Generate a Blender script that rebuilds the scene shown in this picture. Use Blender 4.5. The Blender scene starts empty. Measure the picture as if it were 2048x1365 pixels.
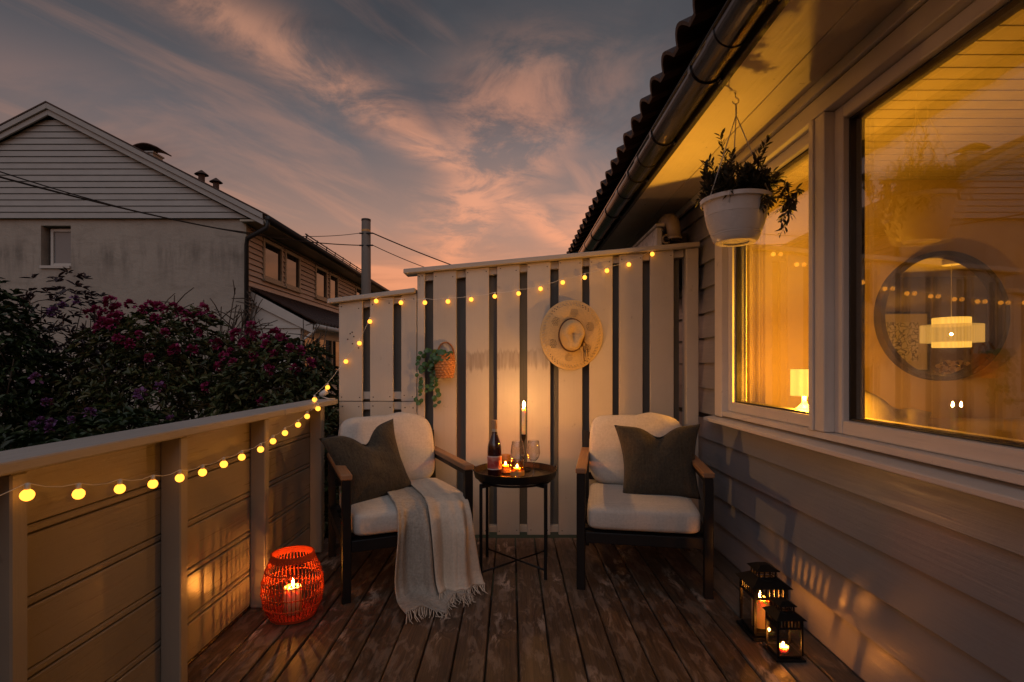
import bpy, bmesh, math, random
import numpy as np
from mathutils import Vector, Matrix
R = math.radians
random.seed(7); RNG = np.random.default_rng(7)
SC = bpy.context.scene
COL = SC.collection

# ------------------------------------------------------------------ camera, sky, soft fill, exposure
F = 1060.0                                     # focal length in pixels of a 2048 wide picture
CAMZ = 1.10
cam_d = bpy.data.cameras.new('camera'); cam = bpy.data.objects.new('camera', cam_d); COL.objects.link(cam)
cam.location = (0, 0, CAMZ); cam.rotation_euler = (R(90), 0, 0)
cam_d.sensor_width = 36; cam_d.lens = 36*F/2048; cam_d.shift_x = 0.001; cam_d.shift_y = 0.0247
cam_d.clip_start = 0.02; cam_d.clip_end = 2000
SC.camera = cam
FILL_EL, FILL_AZ = 46.0, 188.0                    # soft fill lamp added behind the camera, imitating twilight skylight
FILL_STRENGTH = 0.64
soft_fill_d = bpy.data.lights.new('sun', 'SUN'); sun = bpy.data.objects.new('sun', soft_fill_d); COL.objects.link(sun)
soft_fill_d.energy = FILL_STRENGTH; soft_fill_d.angle = R(70); soft_fill_d.color = (0.93, 0.92, 1.0)
_sd = Vector((math.sin(R(FILL_AZ))*math.cos(R(FILL_EL)), math.cos(R(FILL_AZ))*math.cos(R(FILL_EL)), math.sin(R(FILL_EL))))
sun.rotation_euler = _sd.to_track_quat('Z', 'Y').to_euler()
sun.location = _sd*30
SC.view_settings.view_transform = 'Standard'; SC.view_settings.look = 'None'
SC.view_settings.exposure = 0.0; SC.view_settings.gamma = 1.0
SC.render.engine = 'CYCLES'
SC.cycles.use_denoising = True
SC.cycles.max_bounces = 6; SC.cycles.transparent_max_bounces = 24; SC.cycles.diffuse_bounces = 2
SC.cycles.glossy_bounces = 4; SC.cycles.transmission_bounces = 6
SC.cycles.sample_clamp_indirect = 3.0; SC.cycles.caustics_reflective = False; SC.cycles.caustics_refractive = False

# ------------------------------------------------------------------ node helpers
class NT:
    def __init__(s, tree): s.t = tree
    def n(s, kind, ins=None, **props):
        nd = s.t.nodes.new('ShaderNode' + kind)
        for k, v in props.items(): setattr(nd, k, v)
        for k, v in (ins or {}).items(): s.set(nd.inputs[k], v)
        return nd
    def set(s, sock, v):
        if isinstance(v, bpy.types.NodeSocket): s.t.links.new(v, sock)
        elif isinstance(v, bpy.types.Node): s.t.links.new(v.outputs[0], sock)
        else:
            if isinstance(v, (tuple, list)) and len(v) == 3 and sock.type == 'RGBA': v = (*v, 1)
            sock.default_value = v
    def m(s, op, a, b=0.0, c=0.0, clamp=False):
        nd = s.n('Math', {0: a, 1: b, 2: c}, operation=op); nd.use_clamp = clamp; return nd.outputs[0]
    def vm(s, op, a, b=(0, 0, 0)):
        return s.n('VectorMath', {0: a, 1: b}, operation=op).outputs[0]
    def mix(s, f, a, b, blend='MIX'):
        nd = s.n('Mix', None, data_type='RGBA', blend_type=blend)
        s.set(nd.inputs[0], f); s.set(nd.inputs[6], a); s.set(nd.inputs[7], b); return nd.outputs[2]
    def ramp(s, f, stops, interp='LINEAR'):
        nd = s.n('ValToRGB', {0: f}); cr = nd.color_ramp; cr.interpolation = interp
        while len(cr.elements) < len(stops): cr.elements.new(0.5)
        for e, (p, c) in zip(cr.elements, stops):
            e.position = p; e.color = (*c, 1) if isinstance(c, (tuple, list)) else (c, c, c, 1)
        return nd.outputs[0]
    def mr(s, v, a, b, c=0.0, d=1.0, smooth=False):
        nd = s.n('MapRange', {0: v, 1: a, 2: b, 3: c, 4: d}); nd.clamp = True
        if smooth: nd.interpolation_type = 'SMOOTHSTEP'
        return nd.outputs[0]
    def noise(s, vec, scale, detail=4, rough=0.55, dist=0.0):
        return s.n('TexNoise', {'Vector': vec, 'Scale': scale, 'Detail': detail, 'Roughness': rough, 'Distortion': dist}).outputs[0]
    def scale(s, vec, sc, off=None):
        o = s.n('Mapping', {'Vector': vec, 'Scale': sc}).outputs[0]
        if off is not None: o = s.vm('ADD', o, off)
        return o

# ------------------------------------------------------------------ sky
world = bpy.data.worlds.new('World'); SC.world = world; world.use_nodes = True
wt = world.node_tree; wt.nodes.clear(); w = NT(wt)
gen = w.n('TexCoord').outputs['Generated']
vdir = w.vm('NORMALIZE', gen)
sx, sy, sz = w.n('SeparateXYZ', {0: vdir}).outputs
zc = w.m('MAXIMUM', sz, 0.0)
zo = w.m('ADD', zc, 0.12)
cx = w.m('DIVIDE', sx, zo); cy = w.m('DIVIDE', sy, zo)
base = w.ramp(zc, [(0.0, (0.40, 0.150, 0.070)), (0.13, (0.48, 0.195, 0.100)), (0.25, (0.27, 0.165, 0.130)), (0.38, (0.110, 0.100, 0.107)),
                   (0.52, (0.048, 0.050, 0.058)), (0.75, (0.029, 0.031, 0.039)), (1.0, (0.030, 0.034, 0.045))])
cvec = w.n('CombineXYZ', {0: cx, 1: cy, 2: 0.0}).outputs[0]
nfine = w.noise(cvec, 3.0, 9, 0.66, 0.6)
nwarp = w.m('SUBTRACT', w.noise(cvec, 1.1, 4, 0.55), 0.5)
along = w.m('ADD', w.m('MULTIPLY', cx, 0.533), w.m('MULTIPLY', cy, 0.846))
acro = w.m('SUBTRACT', w.m('MULTIPLY', cx, 0.846), w.m('MULTIPLY', cy, 0.533))
streak = w.noise(w.n('CombineXYZ', {0: w.m('MULTIPLY', along, 0.55), 1: w.m('MULTIPLY', acro, 2.0), 2: 0.0}).outputs[0], 1.4, 8, 0.60, 0.8)
mk0 = w.mr(streak, 0.46, 0.74, 0.0, 0.75, True)
def band(tcoord, centre, width, warp):
    q = w.m('DIVIDE', w.m('SUBTRACT', w.m('ADD', tcoord, w.m('MULTIPLY', nwarp, warp)), centre), width)
    return w.m('POWER', 2.718, w.m('MULTIPLY', w.m('MULTIPLY', q, q), -1.0))
mod = w.mr(nfine, 0.36, 0.62, 0.10, 1.0, True)
mk1 = w.m('MULTIPLY', band(acro, -1.22, 0.115, 0.32), mod)
t2 = w.m('ADD', w.m('MULTIPLY', cx, 0.961), w.m('MULTIPLY', cy, 0.277))
mk2 = w.m('MULTIPLY', w.m('MULTIPLY', band(t2, 0.47, 0.20, 0.5), mod), w.mr(cy, 1.15, 1.6, 0, 1, True))
low = w.noise(w.n('CombineXYZ', {0: w.m('MULTIPLY', cx, 0.55), 1: cy, 2: 3.3}).outputs[0], 1.25, 7, 0.58, 0.4)
mk3 = w.m('MULTIPLY', w.mr(low, 0.44, 0.64, 0, 0.9, True), w.mr(zc, 0.20, 0.46, 1, 0, True))
mask = w.m('MAXIMUM', w.m('MAXIMUM', w.m('MULTIPLY', mk0, 0.45), mk1), w.m('MAXIMUM', mk2, mk3))
ccol = w.ramp(zc, [(0.0, (0.60, 0.20, 0.085)), (0.14, (0.64, 0.245, 0.120)), (0.30, (0.56, 0.255, 0.155)), (0.45, (0.41, 0.200, 0.130)), (0.62, (0.24, 0.130, 0.090)), (1.0, (0.11, 0.08, 0.07))])
sky_c = w.mix(mask, base, ccol)
dk = w.noise(w.n('CombineXYZ', {0: w.m('MULTIPLY', cx, 0.6), 1: cy, 2: 9.1}).outputs[0], 1.7, 6, 0.55, 0.3)
sky_c = w.mix(w.mr(dk, 0.53, 0.68, 0, 0.5, True), sky_c, w.vm('MULTIPLY', sky_c, (0.62, 0.62, 0.68)))
glow = w.m('ADD', w.m('MULTIPLY', sx, 0.55), w.m('MULTIPLY', sy, 0.75))
sky_c = w.vm('MULTIPLY', sky_c, w.n('CombineXYZ', {0: w.mr(glow, 0.0, 0.85, 0.68, 1.16), 1: w.mr(glow, 0.0, 0.85, 0.70, 1.10), 2: w.mr(glow, 0.0, 0.85, 0.74, 1.06)}).outputs[0])
nish = w.n('TexSky', None, sky_type='NISHITA'); nish.sun_disc = False
nish.sun_elevation = R(2.0); nish.sun_rotation = R(35)
bg1 = w.n('Background', {0: sky_c, 1: 1.3}); bg2 = w.n('Background', {0: nish.outputs[0], 1: 0.012})
addb = w.n('AddShader', {0: bg1, 1: bg2})
w.n('OutputWorld', {0: addb})

# ------------------------------------------------------------------ materials
MATS = {}
def new_mat(name):
    m = bpy.data.materials.new(name); m.use_nodes = True; m.node_tree.nodes.clear(); MATS[name] = m
    return m, NT(m.node_tree)
def finish(n, shader): n.n('OutputMaterial', {0: shader})
def obj_vec(n):
    o = n.n('TexCoord').outputs['Object']; r = n.n('ObjectInfo').outputs['Random']
    off = n.n('CombineXYZ', {0: n.m('MULTIPLY', r, 37.0), 1: n.m('MULTIPLY', r, 91.0), 2: n.m('MULTIPLY', r, 53.0)}).outputs[0]
    return n.vm('ADD', o, off), r
def simple(name, col, rough=0.5, metal=0.0, var=0.10, scale=30.0, bump=0.0, coat=0.0, spec=0.5, trans=0.0, sss=0.0):
    m, n = new_mat(name); v, r = obj_vec(n)
    nz = n.noise(v, scale, 4)
    c = n.mix(nz, tuple(x*(1-var) for x in col), tuple(min(1, x*(1+var)) for x in col))
    b = n.n('BsdfPrincipled', {'Base Color': c, 'Roughness': n.mr(nz, 0.3, 0.7, rough*0.85, min(1, rough*1.15)), 'Metallic': metal, 'Coat Weight': coat, 'Specular IOR Level': spec, 'Transmission Weight': trans, 'Subsurface Weight': sss})
    if sss: b.inputs['Subsurface Radius'].default_value = (1.0, 0.45, 0.15); b.inputs['Subsurface Scale'].default_value = 0.03
    if bump: n.set(b.inputs['Normal'], n.n('Bump', {'Strength': bump, 'Distance': 0.004, 'Height': n.noise(v, scale*2, 6)}))
    finish(n, b); return m
def painted(name, col, axis, rough=0.45, dirt=0.35, dirtcol=(0.10, 0.085, 0.07), var=0.12, worn=False, crack=0.5, spec=0.5):
    m, n = new_mat(name); v, r = obj_vec(n)
    sc = [26.0, 26.0, 26.0]; sc[axis] = 1.1
    grain = n.noise(n.scale(v, tuple(sc)), 3.0, 7, 0.6, 0.3)
    blotch = n.noise(v, 3.2, 5, 0.6)
    fine = n.noise(v, 60, 3, 0.6)
    shade = n.m('ADD', n.m('MULTIPLY', r, var), 1.0 - var*0.6)
    c = n.mix(n.mr(blotch, 0.35, 0.7), tuple(x*0.90 for x in col), col)
    c = n.mix(n.mr(grain, 0.55, 0.85, 0, dirt, True), c, tuple(x*0.6+d*0.4 for x, d in zip(col, dirtcol)))
    spots = n.m('MULTIPLY', n.mr(n.noise(v, 19, 3, 0.7), 0.66, 0.74), n.mr(grain, 0.4, 0.7))
    c = n.mix(n.m('MULTIPLY', spots, dirt*1.6), c, dirtcol)
    c = n.mix(n.m('MULTIPLY', n.mr(n.noise(v, 1.7, 6, 0.7), 0.55, 0.8), dirt), c, tuple(x*0.72 for x in col))
    if worn:       # bare scraped stretch of paint at about the height of a chair back
        pz = n.n('SeparateXYZ', {0: n.n('NewGeometry').outputs['Position']}).outputs
        jag = n.noise(n.scale(n.n('NewGeometry').outputs['Position'], (45, 3, 3)), 1.0, 4)
        zz = n.m('ADD', pz[2], n.m('MULTIPLY', n.m('SUBTRACT', jag, 0.5), 0.16))
        band_ = n.m('MULTIPLY', n.mr(zz, 1.075, 1.105), n.mr(zz, 1.19, 1.21, 1, 0))
        bx_ = n.m('MULTIPLY', n.mr(pz[0], -0.33, -0.29), n.mr(pz[0], 0.26, 0.33, 1, 0))
        c = n.mix(n.m('MULTIPLY', n.m('MULTIPLY', band_, bx_), n.mr(jag, 0.3, 0.62, 0.10, 0.55)), c, (0.17, 0.115, 0.085))
    c = n.vm('MULTIPLY', c, n.n('CombineXYZ', {0: shade, 1: shade, 2: shade}).outputs[0])
    h = n.m('ADD', n.m('MULTIPLY', grain, 0.8), n.m('MULTIPLY', fine, 0.25))
    bp = n.n('Bump', {'Strength': crack, 'Distance': 0.0025, 'Height': h})
    b = n.n('BsdfPrincipled', {'Base Color': c, 'Roughness': n.mr(grain, 0.3, 0.7, rough*0.8, min(1, rough*1.3)), 'Normal': bp, 'Specular IOR Level': spec})
    finish(n, b); return m
def decking(name, c_dark, c_mid, c_pale, pale_amt):
    m, n = new_mat(name); v, r = obj_vec(n)
    wob = n.noise(n.scale(v, (5, 1.2, 1)), 1.5, 3)
    kn = n.n('TexVoronoi', {'Vector': n.scale(v, (5.0, 2.3, 1)), 'Scale': 1.0, 'Randomness': 1.0})
    kd = kn.outputs['Distance']
    bend = n.m('MULTIPLY', n.mr(kd, 0.0, 0.35, 1, 0, True), 0.10)
    gv = n.n('SeparateXYZ', {0: v}).outputs
    gx = n.m('ADD', n.m('ADD', gv[0], n.m('MULTIPLY', wob, 0.05)), bend)
    gvec = n.n('CombineXYZ', {0: n.m('MULTIPLY', gx, 42), 1: n.m('MULTIPLY', gv[1], 1.3), 2: gv[2]}).outputs[0]
    grain = n.noise(gvec, 1.6, 7, 0.65, 0.5)
    fine = n.noise(n.scale(v, (160, 6, 10)), 1.0, 4, 0.6)
    c = n.mix(n.mr(grain, 0.32, 0.66), c_dark, c_mid)
    c = n.mix(n.mr(fine, 0.4, 0.75, 0, 0.5), c, tuple(x*0.45 for x in c_dark))
    c = n.mix(n.mr(kd, 0.0, 0.07, 0.95, 0, True), c, tuple(x*0.25 for x in c_dark))
    ring = n.m('MULTIPLY', n.mr(kd, 0.05, 0.16, 0, 1, True), n.mr(kd, 0.16, 0.42, 1, 0, True))
    patch = n.noise(n.scale(v, (13, 4.0, 1), None), 1.7, 7, 0.68, 0.6)
    pale = n.m('MULTIPLY', n.m('ADD', n.m('MULTIPLY', ring, 0.8), 0.30), n.mr(patch, 0.475, 0.60, 0, 1, True))
    pale = n.m('MULTIPLY', pale, n.mr(fine, 0.25, 0.6, 0.5, 1.0))
    c = n.mix(n.m('MULTIPLY', pale, pale_amt), c, c_pale)
    c = n.mix(n.mr(n.noise(v, 2.3, 4), 0.5, 0.75, 0, 0.55), c, tuple(x*0.5 for x in c_dark))
    sh = n.m('ADD', n.m('MULTIPLY', r, 0.5), 0.72)
    c = n.vm('MULTIPLY', c, n.n('CombineXYZ', {0: sh, 1: sh, 2: sh}).outputs[0])
    h = n.m('ADD', grain, n.m('MULTIPLY', fine, 0.5))
    bp = n.n('Bump', {'Strength': 0.55, 'Distance': 0.003, 'Height': h})
    b = n.n('BsdfPrincipled', {'Base Color': c, 'Roughness': n.mr(patch, 0.3, 0.7, 0.42, 0.68), 'Normal': bp, 'Specular IOR Level': 0.4})
    finish(n, b); return m
def fabric(name, col, weave=2200.0, rough=0.9, bump=0.35, var=0.22, slub=1.0):
    m, n = new_mat(name); v, r = obj_vec(n)
    a = n.n('TexWave', {'Vector': v, 'Scale': weave/6.28/3.2, 'Distortion': 1.2, 'Detail': 2.0}, bands_direction='X').outputs[1]
    b2 = n.n('TexWave', {'Vector': v, 'Scale': weave/6.28/3.2, 'Distortion': 1.2, 'Detail': 2.0}, bands_direction='Z').outputs[1]
    nz = n.noise(v, 90, 4, 0.6); big = n.noise(v, 5, 3)
    s1 = n.noise(n.scale(v, (150, 60, 9)), 1.0, 3, 0.6); s2 = n.noise(n.scale(v, (9, 60, 150)), 1.0, 3, 0.6)
    wv = n.m('ADD', n.m('MULTIPLY', n.m('ADD', a, b2), 0.2), n.m('MULTIPLY', n.m('ADD', n.m('MULTIPLY', s1, slub), n.m('MULTIPLY', s2, 2.0-slub)), 0.5))
    f = n.m('ADD', n.m('MULTIPLY', wv, 0.4), n.m('ADD', n.m('MULTIPLY', nz, 0.5), n.m('MULTIPLY', big, 0.3)))
    c = n.mix(n.mr(f, 0.42, 0.80), tuple(x*(1-var) for x in col), tuple(min(1, x*(1+var*0.6)) for x in col))
    h = n.m('ADD', n.m('MULTIPLY', wv, 0.5), n.m('ADD', n.m('MULTIPLY', nz, 0.5), n.m('MULTIPLY', n.noise(v, 14, 3), 2.0)))
    bp = n.n('Bump', {'Strength': bump, 'Distance': 0.004, 'Height': h})
    b = n.n('BsdfPrincipled', {'Base Color': c, 'Roughness': rough, 'Normal': bp, 'Sheen Weight': 0.08, 'Specular IOR Level': 0.15})
    finish(n, b); return m
def emit(name, col, strength):
    m, n = new_mat(name); finish(n, n.n('Emission', {0: col, 1: strength})); return m
def glass_sheet(name, gain, tint=(1, 1, 1), rough=0.0, edge=1.0):
    m, n = new_mat(name)
    ge = n.n('NewGeometry'); dt_ = n.n('VectorMath', {0: ge.outputs['Incoming'], 1: ge.outputs['Normal']}, operation='DOT_PRODUCT').outputs['Value']
    k1 = n.m('SUBTRACT', 1.0, n.m('ABSOLUTE', dt_), clamp=True)
    f = n.m('MULTIPLY', n.m('ADD', n.m('MULTIPLY', n.m('POWER', k1, 5.0), 0.96), 0.04), gain, clamp=True)
    t = n.n('BsdfTransparent', {0: n.mix(n.m('POWER', k1, 3.0), tint, tuple(x*edge for x in tint))}); g = n.n('BsdfGlossy', {0: (1, 1, 1), 1: rough})
    finish(n, n.n('MixShader', {0: f, 1: t, 2: g})); return m
def leafy(name, c1, c2, c3, rough=0.45):
    m, n = new_mat(name)
    r = n.n('NewGeometry').outputs['Random Per Island']
    c = n.ramp(r, [(0.0, c1), (0.55, c2), (1.0, c3)])
    v = n.n('TexCoord').outputs['Object']
    c = n.mix(n.mr(n.noise(v, 2.5, 3), 0.35, 0.7, 0, 0.6), c, tuple(x*0.55 for x in c1))
    b = n.n('BsdfPrincipled', {'Base Color': c, 'Roughness': rough, 'Specular IOR Level': 0.4})
    tr = n.n('BsdfTranslucent', {0: c})
    finish(n, n.n('MixShader', {0: 0.18, 1: b, 2: tr})); return m

painted('fence_paint', (0.56, 0.50, 0.42), 2, rough=0.42, dirt=0.30, worn=True)
painted('fence_cap_paint', (0.52, 0.47, 0.41), 0, rough=0.45, dirt=0.4)
painted('fence_back_wood', (0.135, 0.130, 0.115), 2, rough=0.7, dirt=0.6)
painted('rail_paint', (0.31, 0.265, 0.21), 1, rough=0.30, dirt=0.10)
painted('rail_post_paint', (0.34, 0.295, 0.235), 2, rough=0.33, dirt=0.25)
painted('rail_cap_paint', (0.44, 0.40, 0.36), 1, rough=0.5, dirt=0.75)
painted('siding_paint', (0.262, 0.262, 0.285), 1, rough=0.36, dirt=0.30, var=0.08)
painted('window_paint', (0.78, 0.73, 0.67), 1, rough=0.4, dirt=0.30, var=0.04)
painted('window_paint_up', (0.78, 0.73, 0.67), 2, rough=0.4, dirt=0.30, var=0.04)
painted('soffit_paint', (0.60, 0.52, 0.42), 1, rough=0.6, dirt=0.55, dirtcol=(0.05, 0.04, 0.03))
painted('stucco_gable_board', (0.35, 0.35, 0.335), 0, rough=0.55, dirt=0.15, var=0.05)
painted('far_siding', (0.56, 0.45, 0.36), 1, rough=0.5, dirt=0.25, var=0.08)
painted('far_trim', (0.33, 0.30, 0.23), 2, rough=0.5, dirt=0.2, var=0.05)
painted('far_white', (0.50, 0.48, 0.44), 0, rough=0.5, dirt=0.2, var=0.05)
painted('pole_wood', (0.20, 0.165, 0.135), 2, rough=0.8, dirt=0.8)
decking('deck_wood', (0.056, 0.032, 0.019), (0.150, 0.085, 0.049), (0.46, 0.34, 0.26), 1.0)
decking('deck_wood_grey', (0.10, 0.083, 0.068), (0.165, 0.14, 0.117), (0.33, 0.28, 0.235), 0.7)
m, n = new_mat('stucco'); v, r = obj_vec(n)
big = n.noise(v, 0.55, 6, 0.65); mid = n.noise(n.scale(v, (1.2, 1, 3.2)), 1.3, 7, 0.65, 0.5)
c = n.mix(n.mr(big, 0.35, 0.7), (0.31, 0.28, 0.24), (0.39, 0.36, 0.31))
c = n.mix(n.mr(mid, 0.52, 0.75, 0, 0.55), c, (0.19, 0.17, 0.14))
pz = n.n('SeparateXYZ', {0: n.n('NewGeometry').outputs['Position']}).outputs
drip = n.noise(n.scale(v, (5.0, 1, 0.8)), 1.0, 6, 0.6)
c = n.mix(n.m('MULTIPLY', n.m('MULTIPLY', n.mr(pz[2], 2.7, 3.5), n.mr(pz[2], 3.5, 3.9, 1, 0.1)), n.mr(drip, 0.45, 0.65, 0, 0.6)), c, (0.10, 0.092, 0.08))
finish(n, n.n('BsdfPrincipled', {'Base Color': c, 'Roughness': 0.92, 'Normal': n.n('Bump', {'Strength': 0.7, 'Distance': 0.02, 'Height': n.noise(v, 14, 7, 0.65)})}))
simple('black_metal', (0.006, 0.0055, 0.0055), 0.42, 0.0, 0.2, 40, 0.05, spec=0.28)
simple('chair_frame', (0.007, 0.006, 0.0058), 0.48, 0.0, 0.3, 30, 0.08, spec=0.3)
painted('arm_wood', (0.30, 0.155, 0.075), 1, rough=0.5, dirt=0.4, dirtcol=(0.08, 0.035, 0.015))
fabric('cream_fabric', (0.52, 0.475, 0.42))
fabric('olive_fabric', (0.056, 0.047, 0.034), weave=1300, bump=1.0, var=0.6, slub=1.8)
fabric('throw_cream', (0.58, 0.47, 0.36), weave=1800, bump=0.5)
fabric('throw_grey', (0.36, 0.31, 0.255), weave=1500, bump=1.0, var=0.4)
simple('white_plastic', (0.66, 0.64, 0.62), 0.28, 0, 0.04, 12)
simple('cable_white', (0.65, 0.62, 0.55), 0.5)
simple('cable_black', (0.012, 0.012, 0.012), 0.6)
simple('gutter_metal', (0.016, 0.014, 0.013), 0.22, 0.0, 0.4, 9, 0.15, coat=0.35)
simple('roof_tile', (0.045, 0.024, 0.018), 0.40, 0, 0.3, 14, 0.3)
simple('far_roof', (0.07, 0.042, 0.032), 0.8, 0, 0.3, 6, 0.3)
simple('dark_fascia', (0.035, 0.028, 0.024), 0.5)
simple('orange_wicker', (0.52, 0.058, 0.012), 0.7, 0, 0.2, 40, spec=0.2)
simple('wax', (0.85, 0.66, 0.40), 0.45, 0, 0.04, 10, sss=0.7)
simple('wax_white', (0.90, 0.84, 0.74), 0.4, 0, 0.03, 10, sss=0.9)
simple('wick', (0.01, 0.008, 0.006), 0.9)
simple('aluminium', (0.7, 0.68, 0.65), 0.3, 1.0)
simple('amber_wood', (0.55, 0.30, 0.10), 0.4, 0, 0.2, 20)
simple('cork', (0.42, 0.24, 0.12), 0.8, 0, 0.2, 60)
simple('straw', (0.56, 0.41, 0.21), 0.75, 0, 0.28, 120, 0.5)
simple('straw_band', (0.11, 0.05, 0.022), 0.7)
simple('basket_weave', (0.50, 0.20, 0.055), 0.6, 0, 0.35, 90, 0.6)
simple('basket_handle', (0.34, 0.14, 0.045), 0.6, 0, 0.3, 90, 0.6)
simple('soil', (0.03, 0.02, 0.012), 0.95, 0, 0.3, 50, 0.8)
simple('mirror_wood', (0.014, 0.007, 0.004), 0.55, 0, 0.3, 18, 0.1)
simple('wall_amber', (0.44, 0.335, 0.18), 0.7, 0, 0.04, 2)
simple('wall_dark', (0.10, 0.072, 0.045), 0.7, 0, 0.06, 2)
painted('ceiling_paint', (0.24, 0.195, 0.125), 0, rough=0.6, dirt=0.1, var=0.04)
simple('parquet', (0.28, 0.16, 0.08), 0.4, 0, 0.2, 5)
simple('frame_black', (0.012, 0.011, 0.010), 0.4)
simple('mat_board', (0.35, 0.32, 0.27), 0.8)
simple('sofa_fabric', (0.40, 0.33, 0.24), 0.9, 0, 0.12, 40, 0.3)
simple('lamp_base', (0.45, 0.37, 0.26), 0.3)
simple('curtain', (0.36, 0.27, 0.12), 0.9, 0, 0.06, 20)
simple('stem_brown', (0.065, 0.045, 0.03), 0.85, 0, 0.3, 30)
simple('stem_green', (0.09, 0.10, 0.04), 0.7)
simple('petal_magenta', (0.26, 0.014, 0.085), 0.6, 0, 0.35, 25)
simple('petal_lilac', (0.15, 0.055, 0.17), 0.6, 0, 0.3, 25)
simple('petal_cream', (0.75, 0.6, 0.4), 0.6)
leafy('leaf_rhodo', (0.038, 0.053, 0.018), (0.090, 0.108, 0.034), (0.185, 0.130, 0.052))
leafy('leaf_dark', (0.016, 0.030, 0.010), (0.034, 0.060, 0.018), (0.062, 0.090, 0.026))
leafy('leaf_bronze', (0.030, 0.018, 0.018), (0.055, 0.030, 0.036), (0.075, 0.045, 0.05))
leafy('leaf_pot', (0.035, 0.036, 0.022), (0.060, 0.062, 0.036), (0.10, 0.085, 0.05))
leafy('leaf_vine', (0.035, 0.095, 0.035), (0.075, 0.17, 0.05), (0.15, 0.23, 0.05), rough=0.3)
simple('lawn', (0.035, 0.05, 0.018), 0.95, 0, 0.4, 3, 0.6)
emit('bulb_glow', (1.0, 0.345, 0.034), 3.3)
emit('flame', (1.0, 0.46, 0.13), 2200.0)
emit('flame_lantern', (1.0, 0.33, 0.045), 1300.0)
emit('flame_small', (1.0, 0.31, 0.040), 950.0)
emit('pendant_glow', (1.0, 0.50, 0.07), 2.0)
emit('bulb_lamp', (1.0, 0.45, 0.030), 3400.0)
emit('bulb_pendant', (1.0, 0.45, 0.030), 330.0)
emit('red_reflection_glow', (1.0, 0.06, 0.02), 0.8)  # emission imitating a red reflection in a window pane, not assigned to any object
glass_sheet('window_glass', 1.55)
glass_sheet('lantern_glass', 1.3, (0.97, 0.95, 0.92))
glass_sheet('wine_glass', 2.2, (0.95, 0.945, 0.94), edge=0.55)
glass_sheet('amber_glass', 1.4, (1.0, 0.80, 0.45))
m, n = new_mat('far_glass'); v, r = obj_vec(n)
finish(n, n.n('BsdfPrincipled', {'Base Color': (0.015, 0.015, 0.016, 1), 'Roughness': 0.04, 'Specular IOR Level': 0.5, 'Coat Weight': 0.3, 'Coat Roughness': 0.02}))
m, n = new_mat('pale_glass'); finish(n, n.n('BsdfPrincipled', {'Base Color': (0.20, 0.205, 0.205, 1), 'Roughness': 0.25}))
m, n = new_mat('mirror_glass'); finish(n, n.n('BsdfGlossy', {0: (0.72, 0.70, 0.66, 1), 1: 0.0}))
m, n = new_mat('bottle_glass')
finish(n, n.n('BsdfPrincipled', {'Base Color': (0.035, 0.006, 0.006, 1), 'Roughness': 0.06, 'Specular IOR Level': 0.6, 'Coat Weight': 0.6, 'Coat Roughness': 0.03}))
m, n = new_mat('bottle_neck'); finish(n, n.n('BsdfPrincipled', {'Base Color': (0.50, 0.44, 0.34, 1), 'Roughness': 0.08, 'Coat Weight': 0.8}))
m, n = new_mat('bottle_label'); v = n.n('TexCoord').outputs['Object']; z = n.n('SeparateXYZ', {0: v}).outputs
nz = n.noise(n.scale(v, (14, 14, 22)), 1.0, 3, 0.5, 0.4)
c = n.mix(n.mr(nz, 0.35, 0.62, 0, 1, True), (0.66, 0.28, 0.20), (0.42, 0.035, 0.03))
c = n.mix(n.mr(n.m('ABSOLUTE', z[2]), 0.0300, 0.0310), c, (0.72, 0.62, 0.55))
c = n.mix(n.mr(n.m('ABSOLUTE', z[2]), 0.0355, 0.0360), c, (0.45, 0.08, 0.06))
finish(n, n.n('BsdfPrincipled', {'Base Color': c, 'Roughness': 0.6}))
m, n = new_mat('print'); v = n.n('TexCoord').outputs['Object']
vo = n.n('TexVoronoi', {'Vector': n.vm('ADD', v, n.vm('MULTIPLY', n.n('TexNoise', {'Vector': v, 'Scale': 9.0}).outputs[1], (0.25, 0.25, 0.25))), 'Scale': 11.0}, feature='DISTANCE_TO_EDGE')
finish(n, n.n('BsdfPrincipled', {'Base Color': n.mix(n.mr(vo.outputs[0], 0.03, 0.09), (0.03, 0.028, 0.025), (0.42, 0.40, 0.36)), 'Roughness': 0.7}))
def shade_mat(name, glow, strength, thru):
    m, n = new_mat(name)
    pleat = n.n('TexWave', {'Vector': n.n('TexCoord').outputs['Object'], 'Scale': 11.0, 'Distortion': 0.4}, bands_direction='X').outputs[1]
    e = n.n('Emission', {0: glow, 1: n.mr(pleat, 0, 1, strength*0.78, strength)})
    t = n.n('BsdfTransparent', {0: (1, 0.85, 0.6)})
    finish(n, n.n('MixShader', {0: thru, 1: e, 2: t}))
shade_mat('lamp_shade_cloth', (1.0, 0.48, 0.07), 3.2, 0.26)
shade_mat('pendant_cloth', (1.0, 0.50, 0.09), 1.15, 0.3)
shade_mat('pendant_cloth_inner', (1.0, 0.50, 0.07), 2.2, 0.1)

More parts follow.
